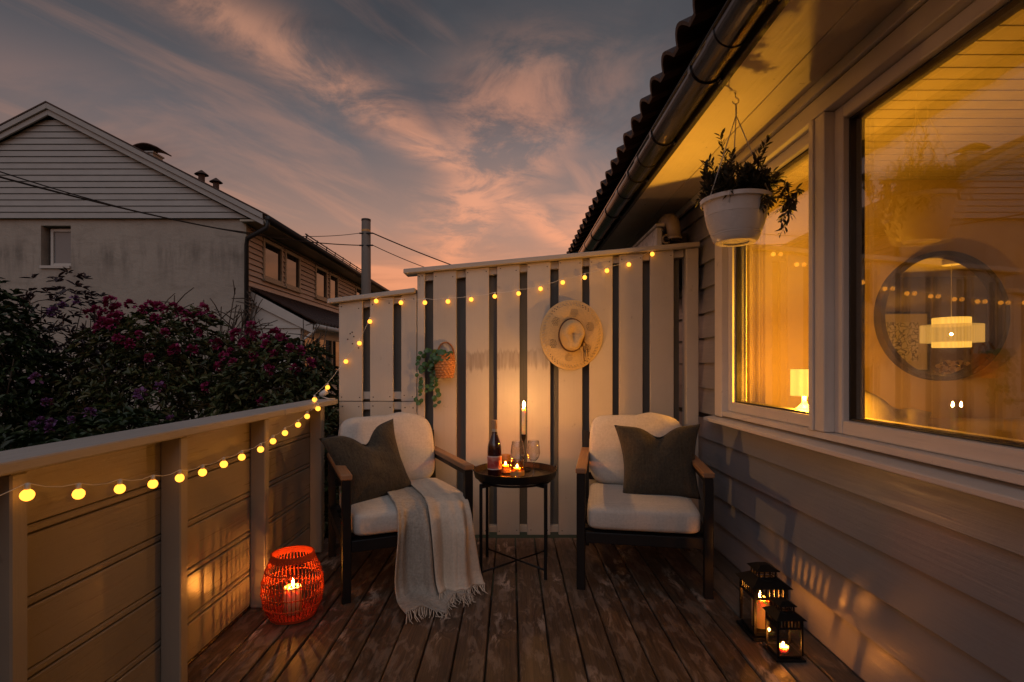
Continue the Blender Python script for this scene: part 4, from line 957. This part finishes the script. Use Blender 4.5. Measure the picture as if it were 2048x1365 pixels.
branches(tw2, (-2.75, 6.6, 0.5), (0.72, 0.5, 1.62), 44, rr0=0.016)
pp, oo = shrub_points((-2.75, 6.6, 0.5), (0.62, 0.5, 1.25), 260, 0.5, seed=21)
leaf_mesh('bud', pp, oo, 0.03, 0.012, 'leaf_bronze', tw2)

# ------------------------------------------------------------------ wall basket with trailing plant
bc = Vector(((893-1022)*PX, 3.350, 1.105))
ba = thing('wall_basket', 'small woven wall basket with handle hanging on the fence', 'basket', bc+Vector((0, 0.05, -0.08)))
def bask(u, v_):
    a = 2*math.pi*u; z_ = -0.080 + 0.155*v_
    rr_ = 0.048 + 0.012*math.sin(math.pi*min(1, v_*0.9)) + 0.004*v_
    rr_ += 0.0022*math.sin(v_*math.pi*2*9) + 0.0030*math.sin(a*15 + math.pi*int(v_*9))
    if v_ == 0: rr_ *= 0.2
    y_ = rr_*math.sin(a)*0.9
    return (bc.x+rr_*math.cos(a)*1.02, min(bc.y+y_, 3.402), bc.z+z_)
MB().grid(bask, 66, 78, closeu=True).build('body', 'basket_weave', ba, smooth=True)
MB().tube([bc+Vector((0.052*math.cos(a), 0.038, 0.070+0.078*math.sin(a))) for a in np.linspace(0, math.pi, 19)], 0.006, 7).build('handle', 'basket_handle', ba, smooth=True)
MB().lathe([(1e-4, 0.055), (0.046, 0.055)], 24, bc).build('soil', 'soil', ba)
vn = thing('trailing_plant', 'trailing green plant with round leaves spilling from the wall basket', 'plant', bc+Vector((-0.02, -0.02, 0.055)))
def disc_leaf(c, nrm, r, name='leaf'):
    nrm = Vector(nrm).normalized(); a = nrm.orthogonal().normalized(); b = nrm.cross(a)
    vs = [Vector(c) + nrm*r*0.18] + [Vector(c) + (a*math.cos(t)+b*math.sin(t)*0.86)*r*0.6 + nrm*r*0.12 for t in np.linspace(0, 2*math.pi, 11)[:-1]] + [Vector(c) + (a*math.cos(t)+b*math.sin(t)*0.86)*r for t in np.linspace(0, 2*math.pi, 11)[:-1]]
    fs = [(0, 1+k, 1+(k+1) % 10) for k in range(10)] + [(1+k, 11+k, 11+(k+1) % 10, 1+(k+1) % 10) for k in range(10)]
    return MB().add(vs, fs).build(name, 'leaf_vine', vn, smooth=True)
rg = random.Random(11)
for k in range(26):
    a = rg.uniform(0, 6.28); q = rg.uniform(0.1, 1)
    disc_leaf(bc + Vector((-0.025+0.062*q*math.cos(a), -0.02-0.045*q*abs(math.sin(a)), 0.055+rg.uniform(-0.02, 0.03))), (rg.uniform(-.6, .6), -0.9, rg.uniform(0.2, 1)), rg.uniform(0.018, 0.025))
vines = [[(873,705),(848,700),(840,722),(838,760),(836,800),(843,808)], [(866,708),(856,725),(846,735),(838,745)], [(876,712),(870,735),(868,765),(873,790),(875,812)], [(880,712),(888,728),(893,742)], [(872,715),(862,750),(857,785)]]
for vi in vines:
    tp = [P(px, py, 3.30 if i == 0 else 3.375) for i, (px, py) in enumerate(vi)]
    MB().tube(tp, 0.0012, 5).build('vine', 'stem_green', vn, smooth=True)
    L_ = sum((b-a).length for a, b in zip(tp, tp[1:])); nl = max(5, int(L_/0.019))
    for k in range(nl):
        s_ = (k+0.7)/nl*(len(tp)-1); i = min(len(tp)-2, int(s_)); q = tp[i].lerp(tp[i+1], s_-i)
        disc_leaf(q + Vector((rg.choice((-1, 1))*0.014, -0.006, rg.uniform(-.004, .004))), (rg.uniform(-.5, .5), -1, rg.uniform(-.3, .9)), rg.uniform(0.013, 0.020))

# ------------------------------------------------------------------ hanging pot
hp = Vector((0.918, 2.166, 1.605)); pot = thing('hanging_pot', 'white plastic hanging plant pot below the eave', 'pot', hp)
MB().lathe([(1e-4, 0.006), (0.050, 0.006), (0.052, 0.0), (0.078, 0.0), (0.088, 0.010), (0.094, 0.026), (0.0925, 0.0265), (0.0932, 0.0280), (0.0948, 0.0285), (0.0965, 0.0345), (0.0950, 0.0350), (0.0957, 0.0365), (0.0973, 0.0370), (0.108, 0.066), (0.118, 0.105), (0.1165, 0.1055), (0.1168, 0.107), (0.1184, 0.1075), (0.124, 0.150), (0.126, 0.158), (0.137, 0.160), (0.138, 0.176), (0.132, 0.178), (0.126, 0.170), (0.114, 0.12), (0.085, 0.02), (1e-4, 0.016)], 64, hp).build('pot_body', 'white_plastic', pot, smooth='auto')
MB().lathe([(1e-4, 0.152), (0.122, 0.152)], 32, hp).build('soil', 'soil', pot)
knot = hp + Vector((0.002, 0, 0.520)); hk = Vector((0.918, 2.166, ZS))
for a in (R(200), R(320), R(75)): MB().tube([knot, hp+Vector((0.130*math.cos(a), 0.130*math.sin(a), 0.170))], 0.0022, 6).build('cord', 'cable_white', pot, smooth=True)
MB().tube([knot, knot+Vector((0, 0, 0.040)), Vector((hk.x, hk.y, ZS-0.042))], 0.0035, 6).build('cord_loop', 'cable_white', pot, smooth=True)
hook = MB().tube([hk+Vector((0, 0, 0.0)), hk+Vector((0, 0, -0.016))] + [hk+Vector((0.013*math.sin(a), 0, -0.030+0.013*math.cos(a))) for a in np.linspace(0, 4.6, 12)], 0.0024, 6).build('ceiling_hook', 'aluminium', smooth=True)
tag(hook, 'small screw hook in the eave holding the hanging pot', 'hook')
pl = thing('potted_plant', 'bushy grey-green plant with upright shoots in the hanging pot', 'plant', hp+Vector((0, 0, 0.155)))
rg = random.Random(5); lp, ld = [], []; st = MB()
def shoot(b_, tip, mid_off, r0, nleaf, lmin=0.25):
    mid = b_.lerp(tip, 0.5) + mid_off
    pts_ = [b_*(1-t)**2 + mid*2*t*(1-t) + tip*t*t for t in np.linspace(0, 1, 9)]
    st.tube(pts_, [r0*(1-0.7*i/8) for i in range(9)], 5)
    for k in range(nleaf):
        t = lmin + (1-lmin)*k/max(1, nleaf-1); p = b_*(1-t)**2 + mid*2*t*(1-t) + tip*t*t; d_ = ((tip-mid)*t + (mid-b_)*(1-t)).normalized()
        a = rg.uniform(0, 6.28); o_ = d_.orthogonal().normalized(); o_ = Matrix.Rotation(a, 3, d_) @ o_
        for s in (1, -1): lp.append(p); ld.append(d_*0.75 + o_*s*0.8 + Vector((rg.uniform(-.2, .2),)*3))
def px2(px, py): return P(px, py, 2.166)
ups = [(1445,268),(1425,318),(1400,340),(1470,300),(1515,298),(1500,320),(1530,345),(1560,350),(1570,345),(1410,375),(1455,330),(1440,345),(1485,325),(1520,335),(1545,365),(1402,352)]
for (px, py) in ups:
    tip = px2(px, py) + Vector((0, rg.uniform(-.09, .09), 0)); b_ = hp + Vector(((tip.x-hp.x)*0.6 + rg.uniform(-.03, .03), rg.uniform(-.06, .06), 0.152))
    shoot(b_, tip, Vector((rg.uniform(-.02, .02), 0, 0.01)), 0.0030, 15)
for k in range(64):
    a = rg.uniform(0, 6.28); q = rg.uniform(0.3, 1.15)
    tip = hp + Vector((0.135*q*math.cos(a), 0.135*q*math.sin(a), 0.19+rg.uniform(0.0, 0.12)*(1.25-q*0.6))); b_ = hp + Vector((0.07*math.cos(a)*rg.random(), 0.07*math.sin(a)*rg.random(), 0.152))
    shoot(b_, tip, Vector((0, 0, 0.03)), 0.002, 11)
for (px, py) in [(1552,425),(1548,452),(1562,415),(1500,440),(1515,438),(1540,400),(1438,415),(1475,412),(1556,470),(1558,440)]:
    tip = px2(px, py) + Vector((0, rg.uniform(-.09, -.02), 0)); b_ = hp + Vector(((tip.x-hp.x)*0.8, -0.06, 0.165))
    shoot(b_, tip, Vector(((tip.x-hp.x)*0.3, -0.09, 0.05)), 0.0020, 13, 0.4)
st.build('stem', 'stem_brown', pl, smooth=True)
leaf_mesh('foliage', np.array([tuple(p) for p in lp]), np.array([tuple(d) for d in ld]), RNG.uniform(0.021, 0.040, len(lp)), RNG.uniform(0.008, 0.013, len(lp)), 'leaf_pot', pl)

# ------------------------------------------------------------------ things in the lit room
mc = Vector((2.751, 3.365, 1.420)); mi = thing('round_mirror', 'round wall mirror in a deep dark wood hoop inside the room', 'mirror', mc)
m_ = MB()
def hoop(u, v_):
    a = 2*math.pi*u; pr = [(0.412, -0.010), (0.412, 0.054), (0.382, 0.054), (0.382, -0.010), (0.412, -0.010)]
    r_, y_ = pr[min(4, int(round(v_*4)))]; return (mc.x+r_*math.cos(a), mc.y+y_, mc.z+r_*math.sin(a))
m_.grid(hoop, 96, 4, closeu=True).build('hoop', 'mirror_wood', mi)
MB().prism([(mc.x+0.3815*math.cos(a), mc.y+0.034, mc.z+0.3815*math.sin(a)) for a in np.linspace(0, 2*math.pi, 97)[:-1]], (0, 0.006, 0)).build('mirror_glass', 'mirror_glass', mi)
tl = Vector((1.55, 2.80, 0.839)); la = thing('table_lamp', 'small table lamp with glowing cloth shade on the inner windowsill', 'lamp', tl)
MB().lathe([(1e-4, 0), (0.060, 0), (0.062, 0.012), (0.052, 0.030), (0.026, 0.052), (0.012, 0.070), (0.010, 0.105), (1e-4, 0.105)], 32, tl).build('lamp_foot', 'lamp_base', la, smooth=True)
MB().lathe([(0.066, 0.105), (0.066, 0.245)], 48, tl).build('lamp_shade', 'lamp_shade_cloth', la, smooth=True)
bl_ = bpy.data.lights.new('lamp_light', 'POINT'); bl_.energy = 165; bl_.color = (1.0, 0.45, 0.030); bl_.shadow_soft_size = 0.03
blo = bpy.data.objects.new('lamp_light', bl_); COL.objects.link(blo); blo.parent = la; blo.location = (0, 0, 0.175)
pc = Vector((4.95, 0.84, 0)); pd = thing('pendant_lamp', 'tiered drum pendant lamp glowing in the room, seen in the mirror', 'lamp', pc+Vector((0, 0, 1.31)))
for r_, z0, z1, mt_ in ((0.175, 1.312, 1.380, 'pendant_cloth_inner'), (0.283, 1.366, 1.565, 'pendant_cloth'), (0.175, 1.550, 1.645, 'pendant_cloth_inner')): MB().lathe([(r_, z0), (r_, z1)], 64, pc).build('lamp_shade', mt_, pd, smooth=True)
pl_d = bpy.data.lights.new('pendant_light', 'POINT'); pl_d.energy = 110; pl_d.color = (1.0, 0.45, 0.030); pl_d.shadow_soft_size = 0.012
plo = bpy.data.objects.new('pendant_light', pl_d); COL.objects.link(plo); plo.parent = pd; plo.location = (0, 0, 0.15)
MB().tube([pc+Vector((0, 0, 1.51)), pc+Vector((0, 0, CZ-0.05))], 0.004, 6).build('cord', 'cable_white', pd)
MB().lathe([(1e-4, CZ-0.06), (0.085, CZ-0.06), (0.085, CZ-0.001), (1e-4, CZ-0.001)], 32, pc).build('ceiling_rose', 'white_plastic', pd)
pf = thing('framed_print', 'black-framed black and white abstract print seen in the mirror', 'picture', (5.15, RYa, 1.43))
for lo_, hi_ in (((4.70, RYa+.001, 1.03), (4.725, RYa+.03, 1.83)), ((5.585, RYa+.001, 1.03), (5.61, RYa+.03, 1.83)), ((4.7255, RYa+.001, 1.03), (5.5845, RYa+.03, 1.055)), ((4.7255, RYa+.001, 1.805), (5.5845, RYa+.03, 1.83))): bx('frame_bar', lo_, hi_, 'frame_black', pf)
bx('mat_board', (4.7255, RYa+.001, 1.0555), (5.5845, RYa+.012, 1.8045), 'mat_board', pf); bx('print', (4.85, RYa+.0125, 1.17), (5.46, RYa+.0145, 1.69), 'print', pf, bevel=0)
so = thing('sofa', 'beige sofa with a pillow below the round mirror in the room', 'sofa', (2.75, 2.95, 0))
superell((2.85, 3.22, 0.52), (0.90, 0.16, 0.26), 0.35, 0.25).build('sofa_back', 'sofa_fabric', so, smooth=True); superell((2.85, 2.85, 0.34), (0.90, 0.45, 0.16), 0.3, 0.2).build('sofa_seat', 'sofa_fabric', so, smooth=True)
superell((2.85, 2.90, 0.10), (0.86, 0.42, 0.095), 0.2, 0.15).build('sofa_base', 'mirror_wood', so, smooth=True)
o = pillow_mesh(0.46, 0.08, 0.04, 9).build('sofa_pillow', 'cream_fabric', smooth=True, merge=True, origin=(0, 0, 0)); o.location = (2.14, 2.98, 0.70); o.rotation_euler = (R(-14), R(18), R(8))
tag(o, 'pale pillow standing on the sofa behind the window', 'pillow')
cu = MB().grid(lambda u, v_: (1.415+0.205*u, 3.375+0.018*math.sin(u*math.pi*7), 0.85+1.43*v_), 60, 4).build('curtain', 'curtain', smooth=True, thick=0.002); tag(cu, 'pale curtain hanging at the corner inside the window', 'curtain')
dt = thing('side_table', 'round table under the pendant lamp in the room', 'table', (4.14, 1.84, 0))
MB().lathe([(1e-4, 0.70), (0.34, 0.70), (0.35, 0.72), (0.34, 0.735), (1e-4, 0.735)], 48, (4.14, 1.84, 0)).build('table_top', 'parquet', dt); MB().lathe([(0.20, 0.0), (0.20, 0.02), (0.035, 0.05), (0.035, 0.70)], 24, (4.14, 1.84, 0)).build('pedestal', 'parquet', dt)
vc = Vector((4.14, 1.84, 0.7355)); va = thing('flower_vase', 'vase of cream flowers on the round table in the room', 'vase', vc)
MB().lathe([(1e-4, 0), (0.05, 0), (0.06, 0.06), (0.045, 0.13), (0.03, 0.17), (0.035, 0.19)], 32, vc).build('vase_body', 'lamp_base', va, smooth=True)
fp, _ = shrub_points(tuple(vc+Vector((0, 0, 0.32))), (0.17, 0.17, 0.10), 60, 0.8, seed=8)
leaf_mesh('flower_head', fp, rnd(len(fp))+np.array([0, 0, 0.5]), 0.05, 0.05, 'petal_cream', va); MB().tube([vc+Vector((0, 0, 0.05)), vc+Vector((0.02, 0, 0.30))], 0.008, 6).tube([vc+Vector((0, 0, 0.05)), vc+Vector((-0.05, 0.03, 0.28))], 0.006, 6).build('stem', 'stem_green', va)

# ------------------------------------------------------------------ heat pump cover past the fence
ac = thing('heat_pump', 'white heat pump cover with bent duct under the eave behind the fence', 'heat pump', (1.12, 4.0, 1.6))
bx('casing', (0.985, 3.60, 1.66), (1.03, 4.7, 2.045), 'white_plastic', ac, bevel=0.008); bx('casing_back', (1.031, 3.66, 1.66), (1.222, 4.7, 2.02), 'dark_fascia', ac)
bx('lid', (0.978, 3.585, 2.0465), (1.04, 4.71, 2.066), 'white_plastic', ac)
el = [Vector((1.085, 3.75, 2.110)), Vector((1.086, 3.66, 2.108)), Vector((1.090, 3.615, 2.096)), Vector((1.096, 3.595, 2.065)), Vector((1.103, 3.590, 2.02)), Vector((1.108, 3.590, 1.965))]
MB().tube(el, [0.046, 0.046, 0.047, 0.047, 0.046, 0.044], 20).build('duct_elbow', 'lamp_base', ac, smooth=True)
MB().lathe([(0.047, 0.0), (0.051, 0.002), (0.051, 0.014), (0.047, 0.016)], 24, (1.108, 3.590, 1.958)).build('duct_collar', 'lamp_base', ac)
MB().tube([(1.055+0.026*math.cos(a), 3.598, 1.962+0.026*math.sin(a)) for a in np.linspace(0, 2*math.pi, 21)[:-1]], 0.007, 6, closed=True).build('hose_ring', 'lamp_base', ac, smooth=True)
MB().tube([(1.055, 3.63, 1.962), (1.055, 3.585, 1.962), (1.075, 3.57, 1.95)], 0.012, 8).build('hose_end', 'cable_black', ac, smooth=True)

# ------------------------------------------------------------------ neighbouring house
DG = 11.28; SG = F/DG
def GXp(px): return (px-1022)/SG
def GZp(py): return CAMZ + (733-py)/SG
nh = thing('neighbour_house', 'grey stucco house with boarded gable and long lap-sided flank', 'house', (-9.7, 16.5, -1.0))
XC, XL = GXp(487), -13.83; RXn, RZn = GXp(105), GZp(213); EXn, EZn = GXp(532), GZp(437)
wx0, wx1, wz0, wz1 = GXp(77), GXp(137), GZp(536), GZp(450)
YS = 11.34
st_ = MB().box((XL, YS, -1.0), (wx0, YS+0.25, 4.30)).box((wx1, YS, -1.0), (XC, YS+0.25, 4.30)).box((wx0, YS, -1.0), (wx1, YS+0.25, wz0)).box((wx0, YS, wz1), (wx1, YS+0.25, 4.30))
st_.build('stucco_wall', 'stucco', nh)
nw = thing('window', parent=nh, loc=(wx0, YS, wz0))
fxa, fxb = wx0+0.10, wx1-0.01
for lo_, hi_ in (((fxa, YS+.12, wz0+.06), (fxa+.06, YS+.2, wz1-.04)), ((fxb-.06, YS+.12, wz0+.06), (fxb, YS+.2, wz1-.04)), ((fxa+.061, YS+.12, wz0+.06), (fxb-.061, YS+.2, wz0+.13)), ((fxa+.061, YS+.12, wz1-.10), (fxb-.061, YS+.2, wz1-.04))): bx('window_frame', lo_, hi_, 'far_white', nw)
bx('pane', (fxa+.0605, YS+.15, wz0+.131), (fxb-.0605, YS+.16, wz1-.101), 'pale_glass', nw); bx('window_sill', (wx0, YS-.04, wz0-.005), (wx1, YS+.24, wz0+.055), 'far_white', nw)
bx('reveal_back', (wx0, YS+.21, wz0), (wx1, YS+.24, wz1), 'dark_fascia', nw)
gb = thing('gable', parent=nh, loc=(RXn, DG, 4.3))
slope = (RZn-EZn)/(EXn-RXn)
zb = GZp(437); 
while zb < RZn-0.32:
    zt = min(zb+0.1315, RZn-0.22)
    hw0 = (RZn-0.20-zb)/slope; hw1 = (RZn-0.20-zt)/slope
    MB().prism([(RXn-hw0, DG-0.018, zb), (RXn+hw0, DG-0.018, zb), (RXn+hw1, DG, zt-.010), (RXn-hw1, DG, zt-.010)], (0, 0.03, 0)).build('siding_board', 'stucco_gable_board', gb, bevel=0.003)
    zb += 0.1315
MB().prism([(RXn-4.5, DG+.035, 4.28), (RXn+4.1, DG+.035, 4.28), (RXn, DG+.035, RZn-.25)], (0, 0.1, 0)).build('gable_backing', 'dark_fascia', gb)
for s in (-1, 1):
    for (o0_, o1_, y0_, th) in ((0.0, 0.115, -0.16, 0.04), (0.116, 0.235, -0.12, 0.04)):
        e = (EXn-RXn)
        MB().prism([(RXn, DG+y0_, RZn-o0_), (RXn+s*e, DG+y0_, EZn-o0_+0.06), (RXn+s*e, DG+y0_, EZn-o1_+0.06), (RXn, DG+y0_, RZn-o1_)], (0, th, 0)).build('barge_board', 'stucco_gable_board', gb, bevel=0.004)
    MB().prism([(RXn, DG-0.17, RZn+0.035), (RXn+s*(EXn-RXn+0.09), DG-0.17, EZn+0.05), (RXn+s*(EXn-RXn+0.09), DG-0.17, EZn+0.025), (RXn, DG-0.17, RZn+0.006)], (0, 11.4, 0)).build('roof_slope', 'far_roof', nh)
YE = 22.5
bx('flank_core', (XC-0.25, YS+.251, -1.0), (XC-0.03, YE, 4.18), 'dark_fascia', nh)
fl = thing('flank_wall', parent=nh, loc=(XC, 17, 2))
wins = [(524, 563.5), (568, 598.7), (629, 653), (657, 675), (710, 723)]
wy = [(5.69*F/(1022-a), 5.69*F/(1022-b)) for a, b in wins]
zrow = 0.6
while zrow < 4.12:
    z1_ = min(zrow+0.1245, 4.16)
    segs = [(YS+0.01, YE)]
    if z1_ > 3.10 and zrow < 4.02:
        segs = []; cur = YS+0.01
        for a, b in wy: segs.append((cur, a)); cur = b
        segs.append((cur, YE))
    for a, b in segs:
        if b-a > 0.02: MB().prism([(XC+0.036, a, zrow), (XC-0.03, a, zrow), (XC-0.03, a, z1_-.012), (XC, a, z1_-.012)], (0, b-a, 0)).build('siding_board', 'far_siding', fl)
    zrow += 0.1245
for a, b in wy:
    ww_ = thing('window', parent=nh, loc=(XC, (a+b)/2, 3.1))
    for lo_, hi_ in (((XC-.03, a, 3.10), (XC+.045, a+.09, 4.05)), ((XC-.03, b-.09, 3.10), (XC+.045, b, 4.05)), ((XC-.03, a+.091, 3.10), (XC+.045, b-.091, 3.19)), ((XC-.03, a+.091, 3.96), (XC+.045, b-.091, 4.05))): bx('window_frame', lo_, hi_, 'far_trim', ww_, bevel=0.008)
    bx('window_sill', (XC-.02, a-.03, 3.055), (XC+.09, b+.03, 3.099), 'far_trim', ww_); bx('pane', (XC-.02, a+.0905, 3.1905), (XC-.005, b-.0905, 3.9595), 'far_glass', ww_, bevel=0)
bx('corner_board', (XC-0.02, YS-0.012, -1.0), (XC+0.035, YS+0.10, 4.2), 'far_trim', nh)
MB().prism([(XC-0.03, DG-.1, 4.16), (EXn+0.02, DG-.1, 4.16), (EXn+0.02, DG-.1, 4.20), (XC-0.03, DG-.1, 4.20)], (0, 11.3, 0)).build('eave_soffit', 'far_trim', nh)
MB().prism([(EXn+0.021, DG-.1, 4.12), (EXn+0.05, DG-.1, 4.12), (EXn+0.05, DG-.1, 4.27), (EXn+0.021, DG-.1, 4.27)], (0, 11.3, 0)).build('eave_fascia', 'far_trim', nh)
MB().tube([(EXn+0.11, DG-.16, 4.20), (EXn+0.11, YE+.05, 4.20)], 0.065, 12).build('gutter', 'cable_black', nh, smooth=True)
MB().tube([(EXn+0.10, DG-.12, 4.16), (EXn+0.08, DG-.12, 4.02), (XC+0.12, DG-.08, 3.80), (XC+0.07, YS-.07, 3.68), (XC+0.07, YS-.07, -0.9)], 0.048, 10).build('downpipe', 'cable_black', nh, smooth=True)
ch = thing('chimney', parent=nh, loc=(-9.67, 14.2, 6.2))
bx('chimney_stack', (-9.84, 14.0, 6.1), (-9.46, 14.4, 6.74), 'stucco_gable_board', ch); bx('chimney_crown', (-9.87, 13.97, 6.7405), (-9.43, 14.43, 6.78), 'stucco_gable_board', ch)
MB().grid(lambda u, v_: (-9.65+(u-0.5)*0.74, 13.9+0.6*v_, 6.86+0.11*math.sin(math.pi*u)), 14, 3).build('chimney_cowl', 'far_roof', ch, thick=0.03, smooth=True)
for cxx in (-9.82, -9.48): MB().tube([(cxx, 14.2, 6.775), (cxx, 14.2, 6.93)], 0.015, 6).build('cowl_leg', 'far_roof', ch)
for (vx, vy, vz) in ((-9.34, 16.0, 7.0), (-9.46, 17.0, 7.12)):
    v0 = Vector((vx, vy, vz)); MB().lathe([(0.09, -0.65), (0.09, -0.12), (0.0001, -0.12)], 12, v0).lathe([(0.20, -0.12), (0.02, 0.02), (0.0001, 0.02)], 12, v0).build('roof_vent', 'far_roof', nh)
sg_ = MB()
for y_ in np.linspace(13.6, 19.5, 9): sg_.bar((EXn-0.05, y_, 4.30), (EXn-0.02, y_, 4.50), 0.025, 0.02)
sg_.tube([(EXn-0.02, 13.5, 4.47), (EXn-0.02, 19.6, 4.47)], 0.016, 6).tube([(EXn-0.02, 13.5, 4.40), (EXn-0.02, 19.6, 4.40)], 0.014, 6).build('snow_guard', 'cable_black', nh)
pz_ = 1.945; PXr = -4.31; YP = 11.52
po_ = thing('porch', parent=nh, loc=(-5.0, 13, -1))
MB().prism([(XC+.04, YP+.06, -1.0), (-4.60, YP+.06, -1.0), (-4.60, YP+.06, 2.02), (XC+.04, YP+.06, 2.58)], (0, 0.08, 0)).build('porch_front', 'far_white', po_)
MB().prism([(XC+.03, YP, 2.73), (PXr, YP, pz_+.06), (PXr, YP, pz_-.13), (XC+.03, YP, 2.48)], (0, 0.04, 0)).build('barge_board', 'far_white', po_, bevel=0.004)
bx('cross_trim', (XC+.04, YP+.03, 1.93), (-4.45, YP+.0595, 2.0), 'far_white', po_)
def prf(u, v_):
    x_ = XC+.03+(PXr+.05-XC-.03)*v_; return (x_, YP+5.9*u, 2.79+(pz_+.10-2.79)*v_ + 0.022*math.sin(u*math.pi*2*26) + 0.02*((v_*6) % 1))
MB().grid(prf, 208, 24).build('porch_roof', 'roof_tile', po_, thick=0.03)
bx('porch_side', (-4.62, YP+.14, -1.0), (-4.60, YP+5.8, 0.9), 'far_white', po_); bx('porch_beam', (-4.62, YP+.14, 1.75), (-4.58, YP+5.8, 2.0), 'far_white', po_)
for k in range(7): bx('porch_mullion', (-4.625, YP+.15+k*0.92, 0.901), (-4.57, YP+.25+k*0.92, 1.749), 'far_trim', po_)
for k in range(6): bx('pane', (-4.612, YP+.252+k*0.92, 0.902), (-4.602, YP+1.068+k*0.92, 1.748), 'far_glass', po_, bevel=0)
MB().tube([(PXr+.09, YP-.02, pz_+.02), (PXr+.09, YP+5.9, pz_+.02)], 0.055, 10).build('porch_gutter', 'far_white', po_, smooth=True)
MB().tube([(PXr+.08, YP+.05, pz_-.02), (-4.56, YP+.03, pz_-.30), (-4.56, YP+.03, -0.8)], 0.03, 8).build('porch_downpipe', 'far_white', po_, smooth=True)

# ------------------------------------------------------------------ utility pole and cables
pb = Vector((-4.10, 15.0, -1.0)); up_ = thing('utility_pole', 'weathered wooden utility pole rising behind the fence', 'pole', pb)
MB().lathe([(0.150, 0.0), (0.125, 6.24), (0.11, 6.25), (1e-4, 6.25)], 20, pb).build('pole_shaft', 'pole_wood', up_, smooth=True); MB().lathe([(0.128, 6.21), (0.132, 6.21), (0.130, 6.262), (1e-4, 6.266)], 20, pb).build('pole_cap', 'dark_fascia', up_)
MB().lathe([(0.1285, 5.90), (0.1285, 5.96)], 20, pb).build('marker_band', 'amber_wood', up_, smooth=True)
for z_ in (5.84, 5.50): MB().tube([pb+Vector((-0.16, -0.10, z_)), pb+Vector((0.22, -0.11, z_))], 0.022, 8).build('cable_bracket', 'cable_black', up_)
def cable_(label, a, b, r, sag, grp='cables strung from the utility pole', lead=None):
    a, b = Vector(a), Vector(b); pts_ = []
    if lead: pts_ += [Vector(lead), Vector(lead).lerp(a, 0.5)-Vector((0, 0, 0.12))]
    for t in np.linspace(0, 1, 33): q = a.lerp(b, t); q.z -= 4*sag*t*(1-t); pts_.append(q)
    tag(MB().tube(pts_, r, 6).build('overhead_cable', 'cable_black', smooth=True), label, 'cable', grp)
cable_('thin overhead cable crossing in front of the boarded gable, the upper one', P(-60, 324, 7.0), pb+Vector((-0.16, -0.11, 5.84)), 0.009, 0.42, lead=(-12.0, -6.0, 4.9))
cable_('thick overhead cable crossing in front of the boarded gable, the lower one', P(-60, 338, 7.0), pb+Vector((-0.16, -0.11, 5.50)), 0.014, 0.22, lead=(-12.0, -6.0, 4.3))
cable_('thick overhead cable dropping from the pole behind the tall fence', pb+Vector((0.22, -0.11, 5.84)), (1.2, 21.0, 4.05), 0.017, 0.15)
cable_('thin overhead cable dropping from the pole behind the tall fence', pb+Vector((0.22, -0.11, 5.50)), (1.6, 21.5, 4.35), 0.011, 0.45)

# ------------------------------------------------------------------ distant wood beyond the gardens
nf = 9000; fx_ = RNG.uniform(-75, -15, nf); fh = 4.2 + 1.6*np.sin(fx_*0.31) + 1.1*np.sin(fx_*0.83+1.0)
fp = np.stack([fx_, 40 + RNG.uniform(-4, 4, nf) + 0.15*fx_, -1.0 + fh*RNG.uniform(0.02, 1.0, nf)**0.7], axis=1)
fw = leaf_mesh('distant_wood', fp, rnd(nf)+np.array([0, 0, 0.4]), RNG.uniform(0.5, 1.1, nf), RNG.uniform(0.4, 0.8, nf), 'leaf_dark', None)
tag(fw, 'dark distant wood beyond the neighbouring house', 'wood', kind='stuff')
